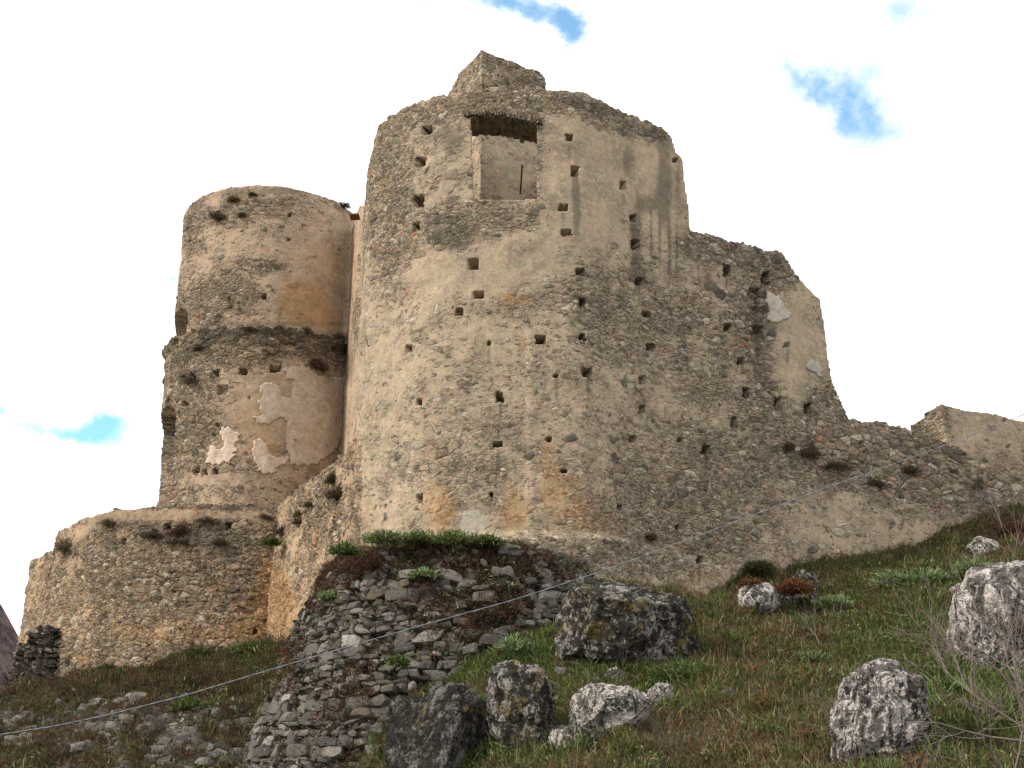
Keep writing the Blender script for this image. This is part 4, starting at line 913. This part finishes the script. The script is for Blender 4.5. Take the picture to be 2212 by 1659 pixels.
# --- grass over the hillside
vis = (VT[:, 1] > 20.5) & (VT[:, 1] < 57.5) & (np.abs(VT[:, 0]) < 26)
U0, V0 = proj(VT)
vis &= (U0 > -120) & (U0 < 2340) & (V0 > 900) & (V0 < 1800)
idx = np.nonzero(vis)[0]
rg = np.random.default_rng(3)
pick_ = idx[rg.integers(0, len(idx), 420000)]
pts = VT[pick_] + np.c_[rg.uniform(-.06, .06, (len(pick_), 2)), np.zeros(len(pick_))]
u_, v_ = U0[pick_], V0[pick_]; nr = NT_[pick_]
patchn = fbm(pts * np.array([1.1, 1.1, .2]), 5, 71, .7); patch2 = fbm(pts * 1.8, 3, 72)
gGreen = ell(u_, v_, [(2100, 1520, 140, 100, 0, 1.2), (1900, 1620, 90, 60, 0, .7), (1080, 1420, 160, 50, -25, 1.), (1700, 1600, 130, 50, 0, .35), (1430, 1475, 70, 30, 0, 1.), (1870, 1400, 200, 50, -12, .7), (1950, 1300, 260, 50, -15, .5), (1260, 1340, 0.1, 0.1, 0, 0), (1550, 1400, 50, 90, 0, .4), (1000, 1530, 40, 40, 0, 1.), (560, 1480, 80, 100, -40, .3), (1200, 1500, 60, 60, 0, .7)])
gRed = ell(u_, v_, [(1800, 1370, 160, 24, -12, .7), (1650, 1240, 80, 24, 0, .5), (300, 1520, 420, 60, -6, .9), (100, 1600, 260, 80, 0, .5), (2160, 1160, 80, 60, 0, .8), (950, 1450, 60, 40, -30, .5), (860, 1560, 40, 60, 0, .5)])
gDry = ell(u_, v_, [(1650, 1610, 260, 60, 0, .5), (1500, 1600, 150, 60, 0, .5), (1550, 1330, 110, 60, 0, .5), (1750, 1420, 150, 60, -10, .3), (560, 1560, 60, 120, -35, .5), (1300, 1320, 100, 30, 0, .3)])
kg = rg.uniform(0, 1, len(pts)) > GST[pick_] * 1.0
pts, nr, u_, v_, patchn, patch2, gGreen, gRed, gDry = [x[kg] for x in (pts, nr, u_, v_, patchn, patch2, gGreen, gRed, gDry)]
n_ = len(pts); t = np.zeros((n_, 3)); r_ = rg.uniform(-.35, .35, n_)
cls = np.argmax(np.stack([gGreen + patchn * .9 + r_ * .6, gRed + rg.uniform(-.4, .3, n_) - .05, gDry * .7 + patch2 * .7 + rg.uniform(-.4, .4, n_) - .05, np.full(n_, .28) + rg.uniform(-.3, .3, n_)], 1), 1)
for k, pal in enumerate((GREEN, RED + RUST[:1], DRY, OLIVE)):
    m = cls == k; t[m] = tones(int(m.sum()), pal, .3, k)
Ln = np.select([cls == 0, cls == 1, cls == 2], [.20, .17, .33], .24) * (1 + .5 * np.clip(patch2, -1, 1))
V_, F_, T_ = blades(pts, nr, Ln, .024, .5, t, .75, 5)
g = mesh('grass', V_, F_, M_grass, None, False, {'tone': T_}); tag(g, kind='stuff'); tag(g, 'mixed green, olive and reddish grass covering the slope', 'grass')

# --- tall dry stalks standing out of the grass
sid = idx[rg.integers(0, len(idx), 42000)]; uu, vv = U0[sid], V0[sid]
pr = .16 + .25 * np.clip(fbm(VT[sid] * .8, 3, 23), 0, 1) + ell(uu, vv, [(1650, 1600, 260, 70, 0, 1.), (1560, 1250, 120, 50, 0, .6), (2150, 1200, 120, 140, 0, .8), (1750, 1400, 300, 100, 0, .4), (2050, 1600, 150, 100, 0, .7), (900, 1650, 100, 60, 0, .6), (600, 1350, 50, 60, 0, .6)])
sid = sid[rg.uniform(0, 1, len(sid)) < pr * .42]
V_, F_, T_ = blades(VT[sid], NT_[sid], .62, .017, .2, tones(len(sid), DRY + RED[:1] + BROWN[:1], .3, 9), .95, 8)
g = mesh('dry_stalks', V_, F_, M_grass, None, False, {'tone': T_}); tag(g, 'thin dry stalks rising above the slope grass', 'stalks', kind='stuff')

# --- reddish creeping cover on the front bastion and the terrace below the left one
def cover(name, label, src, n, dens, pal, L, wd, seed, up=.45, lean=.8, lift=0.):
    rgc = np.random.default_rng(seed); P_, N_, ok = src
    ii = np.nonzero(ok)[0]; ii = ii[rgc.integers(0, len(ii), n)]; p = P_[ii]; u, v = proj(p)
    clump = fbm(p * 1.1, 3, seed); de = ell(u, v, dens) + clump * .75
    keep_ = rgc.uniform(.0, 1., len(ii)) < de
    if P_ is VT: keep_ &= rgc.uniform(0, 1, len(ii)) > GST[ii] * .45
    p = p[keep_]; nn_ = N_[ii][keep_]; cl_ = clump[keep_]
    p = p + nn_ * (lift + rgc.uniform(0, 1, (len(p), 1)) * np.clip(.12 + (cl_[:, None] + .6 * fbm(p * 3.1, 2, seed + 1)[:, None]) * .45, 0, .5))
    V, Fx, T = blades(p, nn_, L, wd, lean, tones(len(p), pal, .3, seed), up, seed)
    o = mesh(name, V, Fx, M_leaf, None, False, {'tone': T}); tag(o, label, 'ground cover', kind='stuff'); return o
dsrc = (dinfo['outer'].reshape(-1, 3), dinfo['n'].reshape(-1, 3), dinfo['facing'].ravel())
cover('creeping_scrub', 'dark reddish brown scrub creeping over the top and joints of the front stone bastion', dsrc, 150000,
      [(900, 1215, 300, 40, 0, .9), (1040, 1330, 120, 100, 0, .42), (740, 1220, 90, 50, -40, .6), (900, 1330, 200, 60, 0, .15), (1000, 1430, 100, 60, 0, .2), (760, 1450, 240, 260, 0, .14), (960, 1580, 60, 90, 0, .35)], RED * 2 + BROWN + OLIVE[:2], .16, .035, 41, lift=.12)
cover('creeping_scrub', 'sparse pale green shoots growing out of the bastion joints', dsrc, 60000,
      [(880, 1210, 260, 50, 0, .22), (1040, 1320, 120, 100, 0, .22), (720, 1290, 30, 60, 0, .25), (850, 1420, 250, 200, 0, .06)], SAGE + GREEN[:2] + OLIVE, .13, .03, 43, lift=.14)
capN = np.tile([0, -.3, .95], (capV.reshape(-1, 3).shape[0], 1))
cover('creeping_scrub', 'reddish tufts along the earth top of the front stone bastion', (capV.reshape(-1, 3), capN, (RG > 3.6).ravel()), 26000, [(900, 1175, 500, 60, 0, 1.2)], RED + BROWN + OLIVE + GREEN[:1], .22, .03, 47, .8, .5)
gsrc_ok = (VT[:, 0] < -6.8) & (VT[:, 1] > 40) & (VT[:, 1] < 60) & (VT[:, 0] > -27)
cover('heath', 'dark red-brown heath covering the steep terrace below the left bastion', (VT, NT_, gsrc_ok), 210000,
      [(300, 1490, 420, 46, -8, 1.2), (250, 1600, 420, 90, 0, .75), (60, 1500, 80, 40, 0, .5)], RED * 2 + BROWN * 2 + OLIVE * 2 + GREEN[:2], .22, .03, 53, .6, .7)
cover('heath', 'sage green and olive herbs among the heath of the left terrace', (VT, NT_, gsrc_ok), 60000,
      [(300, 1560, 450, 130, -4, .25), (560, 1500, 90, 140, -40, .3)], SAGE + GREEN + OLIVE, .16, .04, 57, .6, .8)

slope_ok = vis & (VT[:, 0] > -7)
def clumps(name, label, ok, n, thr, freq, pal, L, wd, seed, dens):
    rgc = np.random.default_rng(seed); ii = np.nonzero(ok)[0]; ii = ii[rgc.integers(0, len(ii), n)]; p = VT[ii]; u, v = proj(p)
    f = fbm(p * np.array([freq, freq, .3]), 3, seed, .6) + ell(u, v, dens) - thr; k_ = f > 0; p = p[k_]; h = np.clip(f[k_] * 2.2, 0, 1)
    hue = fbm(p * .8, 2, seed + 5); tn = tones(len(p), pal, .25, seed) * (1 + .5 * hue[:, None])
    V, Fx, T = blades(p + np.array([0, 0, 1.]) * (h * .16 * rgc.uniform(0, 1, len(p)))[:, None], NT_[ii][k_], L * (.4 + h), wd, .55, np.clip(tn, .01, 1), .75, seed)
    o = mesh(name, V, Fx, M_grass, None, False, {'tone': T}); tag(o, label, 'grass', kind='stuff')
clumps('grass_clumps', 'longer bright green grass growing in tussocks on the slope', slope_ok, 260000, .22, 1.5, GREEN + SAGE[:1] + OLIVE[:1], .34, .024, 131, [(2080, 1530, 180, 120, 0, .4), (1100, 1420, 150, 50, -25, .4), (1900, 1400, 300, 90, -12, .2), (1440, 1480, 90, 40, 0, .3), (1360, 1462, 180, 20, 0, .6), (960, 1640, 170, 40, 0, .5), (1130, 1630, 110, 30, 0, .6), (1310, 1605, 120, 26, 0, .6), (1905, 1640, 130, 40, 0, .5), (2150, 1470, 120, 30, 0, .6), (1690, 1328, 120, 14, 0, .5)])
clumps('grass_clumps', 'pale straw coloured dead grass in tussocks on the slope', slope_ok, 150000, .30, 1.3, DRY + RUST[:1], .42, .020, 137, [(1650, 1600, 280, 80, 0, .25), (1560, 1300, 150, 60, 0, .15), (1340, 1610, 150, 26, 0, .3), (1890, 1645, 140, 30, 0, .3)])
clumps('grass_clumps', 'dark mixed tussocks over the heath of the left terrace', (VT[:, 0] < -6.8) & vis, 120000, .12, 1.4, [(.05, .05, .022), (.035, .05, .018)] + OLIVE + RED + BROWN, .40, .026, 139, [])
cover('low_weeds', 'low leafy weeds in green and sage clumps among the slope grass', (VT, NT_, slope_ok), 200000,
      [(2080, 1530, 180, 120, 0, .9), (1100, 1420, 150, 50, -25, .7), (1950, 1270, 280, 50, -15, .5), (1700, 1450, 600, 220, 0, .12), (1440, 1480, 120, 40, 0, .6), (1650, 1640, 300, 50, 0, .3)], GREEN * 2 + SAGE[:2] + OLIVE[:2], .10, .045, 59, .4, .9)
cover('low_weeds', 'dark and rusty dead weeds scattered in patches over the slope', (VT, NT_, slope_ok), 150000,
      [(1780, 1370, 220, 50, -10, .45), (1650, 1245, 120, 30, 0, .6), (2150, 1170, 90, 60, 0, .8), (1550, 1400, 500, 200, 0, .10), (1250, 1480, 120, 60, 0, .2), (1850, 1640, 400, 60, 0, .3), (1700, 1500, 500, 120, 0, .14), (1600, 1330, 200, 40, 0, .4)], BROWN * 2 + RED + RUST, .13, .03, 61, .5, .9)
# --- shrubs and tufts, each a thing
def tuft_mesh(seed, n, r, h, pal, L, wd, lean=.5):
    rg_ = np.random.default_rng(seed); a = rg_.uniform(0, 6.283, n); q = r * np.sqrt(rg_.uniform(0, 1, n))
    z = h * rg_.uniform(.0, 1, n) * (1 - (q / r) ** 2 * .6)
    p = np.c_[q * np.cos(a), q * np.sin(a), z]; p *= (1 + .7 * fbm(p * 2.4 / r + seed, 3, seed))[:, None]; p[:, 0] += (rg_.integers(0, 3, n) - 1) * r * .25
    nr_ = p / (np.linalg.norm(p, axis=1)[:, None] + .01)
    V, Fx, T = blades(p, nr_, L, wd, lean, tones(n, pal, .3, seed), .35, seed)
    return V, Fx, T
def tuft(label, u, v, d, r, pal, seed, group=None, n=None, h=.8, L=.16, wd=.035, name='shrub', cat='shrub', z=None):
    p = at(u, v, d)
    V, Fx, T = tuft_mesh(seed, n or int(900 * max(r, .25) ** 1.5 + 200), r, r * h, pal, L, wd)
    root = thing(name, label, cat, p, group)
    mesh('foliage', V + p, Fx, M_leaf, root, False, {'tone': T})
    # stems
    rg_ = np.random.default_rng(seed); st_ = []
    for k in range(9):
        a = rg_.uniform(0, 6.28); st_.append((p + np.array([0, 0, -.08]), p + np.array([math.cos(a) * r * .6, math.sin(a) * r * .6, r * h * .8])))
    tube_mesh('stem', st_, .009, M_twigd, root); return root
def tube_mesh(name, segs, rad, mat, parent=None, origin=None):
    V, Fq = [], []; k = 0
    for sg in segs:
        a, b = sg[0], sg[1]; ra, rb = (sg[2], sg[3]) if len(sg) > 2 else (rad, rad * .5)
        d = b - a; d = d / (np.linalg.norm(d) + 1e-9); x = np.cross(d, [.3, .9, .2]); x /= np.linalg.norm(x); y = np.cross(d, x)
        c_ = [(math.cos(t), math.sin(t)) for t in np.linspace(0, 2 * math.pi, 5, endpoint=False)]
        for (p, r) in ((a, ra), (b, rb)):
            for (c1, c2) in c_: V.append(p + (x * c1 + y * c2) * r)
        for i in range(5): Fq.append((k + i, k + (i + 1) % 5, k + 5 + (i + 1) % 5, k + 5 + i))
        k += 10
    return mesh(name, np.array(V), [np.array(Fq)], mat, parent, True, None, origin)

# bright tufts along the rim of the front bastion
for k, (u, v, r, lab) in enumerate([(745, 1192, .42, 'green tuft at the left corner of the front bastion rim, lower than the others'), (832, 1170, .55, 'broad green tuft on the bastion rim, left of the pale orange wall stain'), (905, 1168, .42, 'low yellow-green tuft on the bastion rim between two broad green tufts'),
                                    (985, 1172, .58, 'largest bright green tuft on the bastion rim, at the foot of the white wall patch'), (1058, 1172, .34, 'small grey-green tuft at the right end of the bastion rim')]):
    tuft(lab, u, v + 4, 41.7, r, SAGE[:2] + GREEN + GREEN[1:2], 300 + k, 'green tufts on the rim of the front bastion', n=1500, h=.75, L=.14, wd=.03)
for k, (u, v, d, r, lab) in enumerate([(1275, 1262, 44, .5, 'grey-green bush at the foot of the keep wall, left above the huge boulder'), (1010, 1565 - 40, 35.2, .5, 'mossy green clump between the pointed boulder and the layered rock'), (1110, 1405, 40, .55, 'grey-green bush on the grass strip left of the huge boulder'),
                                       (1470, 1462, 36, .55, 'yellow-green bush under the right end of the huge boulder'), (1800, 1310, 43.5, .55, 'rounded sage bush right of the pale rounded rock'), (1930, 1262, 45, .6, 'left sage bush of the row on the upper right slope'), (2010, 1255, 44, .6, 'middle sage bush of the row on the upper right slope'),
                                       (2100, 1235, 43, .6, 'sage bush beside the top of the ridged boulder'), (1755, 1425, 39, .4, 'small grey-green bush beside a pale stone in the middle of the right slope'), (1640, 1585, 32, .35, 'low yellow-flecked bush at the bottom of the slope near the upright boulder'), (2040, 1500, 31, .5, 'bright green leafy bush right of the upright pale boulder'),
                                       (1390, 1500, 35.5, .35, 'green bush between the low pale rock and the huge boulder'), (585, 1170, 54.5, .34, 'dark green bush in the corner between the left bastion and side wall'), (540, 1405, 54.4, .6, 'green bush on the terrace at the right foot of the left bastion'), (430, 1415, 55, .5, 'dull green bush in the middle of the terrace below the left bastion'),
                                       (245, 1445, 57, .5, 'olive bush at the left foot of the left bastion'), (410, 1530, 50, .6, 'pale green bush on the steep terrace above the cable'), (860, 1430, 39.8, .25, 'small green shoot cluster in the middle of the stone bastion face'), (715, 1290, 42.8, .32, 'grey-green tuft on the left shoulder of the stone bastion'), (912, 1242, 41.2, .34, 'grey-green tuft in red scrub just under the bastion rim'),
                                       (2190, 1150, 50, .8, 'reddish brown bush at the upper right edge beneath the ruined wall'), (1640, 1228, 47, .45, 'dull bush against the foot of the keep wall beside the rust scrub'), (1715, 1275, 43.8, .5, 'rust-coloured scrub draped between two rocks at the wall foot'), (1620, 1262, 43.6, .3, 'rust scrub on top of the pale rounded rock')]):
    pal = SAGE + GREEN[:1] if ('sage' in lab or 'grey-green' in lab) else RUST + RED[:1] + BROWN[:1] if ('rust' in lab and 'beside' not in lab) else RED + BROWN if 'reddish' in lab else OLIVE + GREEN[:1] if 'olive' in lab or 'dull' in lab else GREEN + SAGE[:1]
    if 'wall' not in lab and 'corner' not in lab and 'on the left shoulder' not in lab and 'bastion face' not in lab and 'scrub' not in lab and 'rim' not in lab: d = min(hit(u, v + 8), d + 1.5)
    tuft(lab, u, v + 6, d, r, pal, 330 + k, 'bushes on the castle slope', n=int(1500 * max(r, .3) / .5), h=.75)

# dark tufts rooted in the walls
walls = [(677, 1082, sp, .32, 'round dark dry tuft hanging on the side wall'), (735, 1070, sp, .30, 'dark dry tuft on the side wall near the keep corner'), (722, 1033, sp, .26, 'upright dark green tuft near the top of the side wall'), (651, 1112, sp, .18, 'small dry tuft left on the side wall'), (615, 1148, sp, .28, 'dark tuft on the side wall near its left end'), (654, 1130, sp, .16, 'small tuft low on the side wall'),
         (385, 1170 + 0, bp, .35, 'dark tuft in the middle of the left bastion wall'), (450, 1120, bp, .35, 'dry tuft below the left bastion rim, between its two square holes'), (395, 1143, bp, .35, 'reddish tuft just right of the left square hole of the left bastion'), (240, 1130, bp, .26, 'dry tuft left of the crack in the left bastion rim'), (150, 1190, bp, .5, 'dry bushy tuft at the left shoulder of the left bastion'), (475, 1170, bp, .3, 'dark tuft under the right square hole of the left bastion'), (330, 1158, bp, .3, 'small dry tuft left of the middle of the left bastion'), (575, 1120, bp, .3, 'dry tuft at the right end of the left bastion rim'),
         (540, 712, lo, .3, 'dark tuft on the broken ledge of the round tower'), (605, 708, lo, .3, 'dry tuft in the middle of the round tower ledge'), (660, 715, lo, .28, 'dark tuft right of the middle of the round tower ledge'), (730, 735, lo, .4, 'wide dark tuft at the right end of the round tower ledge'), (430, 748, lo, .26, 'dark tuft at the left end of the round tower ledge'), (683, 790, lo, .36, 'reddish dry tuft above the grey plaster of the round tower'),
         (415, 822, lo, .3, 'dark tuft beside holes on the left of the round tower'), (522, 466, up, .22, 'dark tuft high on the upper drum of the round tower'), (545, 420, up, .2, 'small tuft just below the round tower rim'), (475, 470, up, .22, 'dark tuft on the upper left of the round tower'), (740, 447, up, .2, 'tiny tuft near the right rim of the round tower'), (505, 430, up, .18, 'tiny tuft near the left rim of the round tower'),
         (1745, 985, kpath, .42, 'dry brown bush in the rubble right of the keep seam'), (1800, 1005, kpath, .5, 'dark hanging bush in the rubble below the broken keep corner'), (1887, 1048, kpath, .38, 'dark green bush low in the rubble wall'), (1700, 965, kpath, .25, 'small dry tuft on the seam of the keep wall'), (2110, 1055, kpath, .25, 'dark tuft in the far right rubble'), (1400, 1160, kpath, .2, 'tiny tuft at the foot of the keep wall'), (1960, 1015, kpath, .25, 'small tuft in the rubble beside the cable')]
for k, (u, v, pa, r, lab) in enumerate(walls):
    s2, z2, i2 = find(pa, u, v); off_ = {id(sp): .055 * (q0[2] - z2), id(bp): .06 * max(0, 14.6 - z2)}.get(id(pa), 0)
    n2 = np.r_[pa[2][i2], 0]; p = np.r_[pa[1][i2], z2] + n2 * (.05 + off_)
    V, Fx, T = tuft_mesh(500 + k, int(700 * (r / .3)), r, r * .9, (BROWN * 2 + OLIVE + DRY[:3] + RED[:1]) if ('green' not in lab or 'dark' in lab) and 'reddish' not in lab else (RED + BROWN) if 'reddish' in lab else GREEN + BROWN, .15, .02, .7)
    rv_ = np.random.default_rng(900 + k); V = V * np.array([rv_.uniform(.6, 1.5), 1., rv_.uniform(.6, 1.9)]); V[:, 2] -= r * rv_.uniform(.2, .9); V[:, 0] += V[:, 2] * rv_.normal(0, .5); V -= np.outer(np.clip(-(V @ n2), 0, None), n2)
    root = thing('wall_plant', lab, 'plant', p, 'dry plants rooted in the castle walls')
    mesh('foliage', V + p, Fx, M_leaf, root, False, {'tone': T})
    tube_mesh('stem', [(p - n2 * .1, p + n2 * r * .6 + np.array([dx * r, 0, r * .3])) for dx in (-.5, -.2, .1, .4)], .008, M_twigd, root)

# --- bare branching shrubs
def branchy(seed, base, dirv, L, r, depth, spread=.55, grav=.0):
    rg_ = np.random.default_rng(seed); trunk, twigs = [], []
    def go(p, d, L, r, lv):
        nseg = 4; q = p
        for i in range(nseg):
            d = d + rg_.normal(0, .16, 3) + np.array([0, 0, grav]); d = d / np.linalg.norm(d); e = q + d * L / nseg; r2 = r * .88
            (trunk if lv == 0 else twigs).append((q, e, r, r2)); q = e; r = r2
            if lv < depth and i > 0:
                for _ in range(rg_.integers(1, 3)):
                    dn = d + rg_.normal(0, spread, 3); dn /= np.linalg.norm(dn); go(q, dn, L * rg_.uniform(.45, .75), max(r * .6, .004), lv + 1)
    go(np.array(base, float), np.array(dirv, float) / np.linalg.norm(dirv), L, r, 0)
    return trunk, twigs
def bare(label, seed, base, dirs, L, r, depth, mat=M_twig, group=None):
    root = thing('bare_shrub', label, 'shrub', base, group)
    for k, d in enumerate(dirs):
        a, b = branchy(seed + k, base, d, L, r, depth); tube_mesh('branch', a + b, r, mat, root)
b0 = at(2250, 1560, 24.5); b0[2] -= .4
bare('leafless grey shrub reaching in from the right edge in front of the ridged boulder', 700, b0, [(-.5, .0, 1.2), (-.9, .1, .55), (-.2, -.1, 1.4), (-1.1, 0, .15), (-.7, .2, 1.0)], 2.0, .027, 3)
b1 = at(2180, 1690, 24); bare('leafless thin shrub at the bottom right corner', 720, b1, [(-.3, 0, 1), (.3, 0, 1)], 1.3, .016, 3)
b2 = at(2205, 1180, 47); bare('fine bare bush on the upper right slope below the rubble wall', 740, b2, [(-.8, .0, .8), (-.3, 0, 1), (.4, 0, 1)], 2.3, .02, 3)
b3 = at(1465, 1670, 28.5); bare('dark bare bush at the bottom edge below the low pale rock', 760, b3, [(.1, 0, 1), (-.1, 0, 1), (.5, 0, .7)], .9, .012, 3, M_twigd)
b4 = at(1235, 1475 + 20, 35); bare('small dark twiggy bush against the huge boulder', 780, at(1345, 1440, 35.6), [(.1, -.1, 1), (-.3, 0, 1), (.4, 0, 1)], .8, .010, 2, M_twigd)
b5 = at(1690, 1385, 40); bare('thin bare sapling among the grass in the middle of the right slope', 790, at(1772, 1400, 39.6), [(.0, 0, 1), (-.2, 0, 1)], .9, .012, 2, M_twig)
# twiggy plants on the walls against the sky
for k, (u, v, d, lab, L) in enumerate([(797, 752, 46.6, 'bare twig sticking out of the left edge of the keep wall', .35), (352, 862, 62.8, 'bare twig on the left outline of the round tower', .3), (602, 700, 57.8, 'upright dry twig on the round tower ledge', .55), (392, 545, 62.9, 'short twig at the left rim of the round tower', .25), (1078, 945, 44.0, 'small hanging twig beside a hole low on the keep', .3), (60, 1335, 64.5, 'bare twigs at the left edge of the buttress', .5)]):
    bare(lab, 800 + k, at(u, v, d), [(-.5, -.6, .6), (-.2, -.8, .9)] if 'upright' not in lab else [(.0, 0, 1), (.3, 0, 1)], L, .012, 2, M_twigd, 'twigs growing from the castle walls')

# ================================================================ cable
cpts = [(-260, 1608, 22.5), (0, 1587, 23), (115, 1569, 23.4), (230, 1545, 23.8), (400, 1502, 24.3), (500, 1472, 24.6), (700, 1412, 25.3), (900, 1354, 26), (1106, 1297, 26.7), (1300, 1234, 27.4), (1500, 1160, 28), (1800, 1048, 29), (2000, 978, 29.7), (2212, 895, 30.4), (2500, 775, 31.4)]
c3 = np.array([at(*c) for c in cpts]); tt = np.linspace(0, len(cpts) - 1, 420)
c3 = np.c_[[np.interp(tt, range(len(cpts)), c3[:, i]) for i in range(3)]].T
for _ in range(12): c3[1:-1] = (c3[:-2] + c3[2:] + 2 * c3[1:-1]) / 4
V, Fq = [], []; seg = 8
for strand in range(2):
    base_k = len(V)
    for i, p in enumerate(c3):
        d = c3[min(i + 1, len(c3) - 1)] - c3[max(i - 1, 0)]; d /= np.linalg.norm(d); x = np.cross(d, [0, 1, 0]); x /= np.linalg.norm(x); y = np.cross(d, x)
        ph_ = i * .55 + strand * math.pi; c = p + (x * math.cos(ph_) + y * math.sin(ph_)) * .0042
        for j in range(seg): a = 2 * math.pi * j / seg; V.append(c + (x * math.cos(a) + y * math.sin(a)) * .0078)
        if i:
            for j in range(seg):
                k0 = base_k + (i - 1) * seg; Fq.append((k0 + j, k0 + (j + 1) % seg, k0 + seg + (j + 1) % seg, k0 + seg + j))
cb = mesh('cable', np.array(V), [np.array(Fq)], M_cable, None, True, None, c3[len(c3) // 2]); tag(cb, 'grey twisted steel cable strung across in front of the castle slope', 'cable')
ra_, rb_ = at(1128, 356, 46.2), at(1124, 418, 46.0)
o = tube_mesh('iron_rod', [(rb_, ra_, .035, .035)], .03, M_iron); tag(o, 'thin black rod standing slightly tilted inside the large opening of the keep', 'rod')
# iron bar in the opening and wooden beam end by the round tower
vb, fb = boxes([(at(767, 468, 54.6), np.array([.42, 0, 0]), np.array([0, .5, 0]), np.array([0, 0, .1]))]); o = mesh('beam_end', vb, fb, M_wood, None, False, None, at(767, 468, 54.6)); tag(o, 'short brown beam end jutting out between round tower and keep', 'beam')
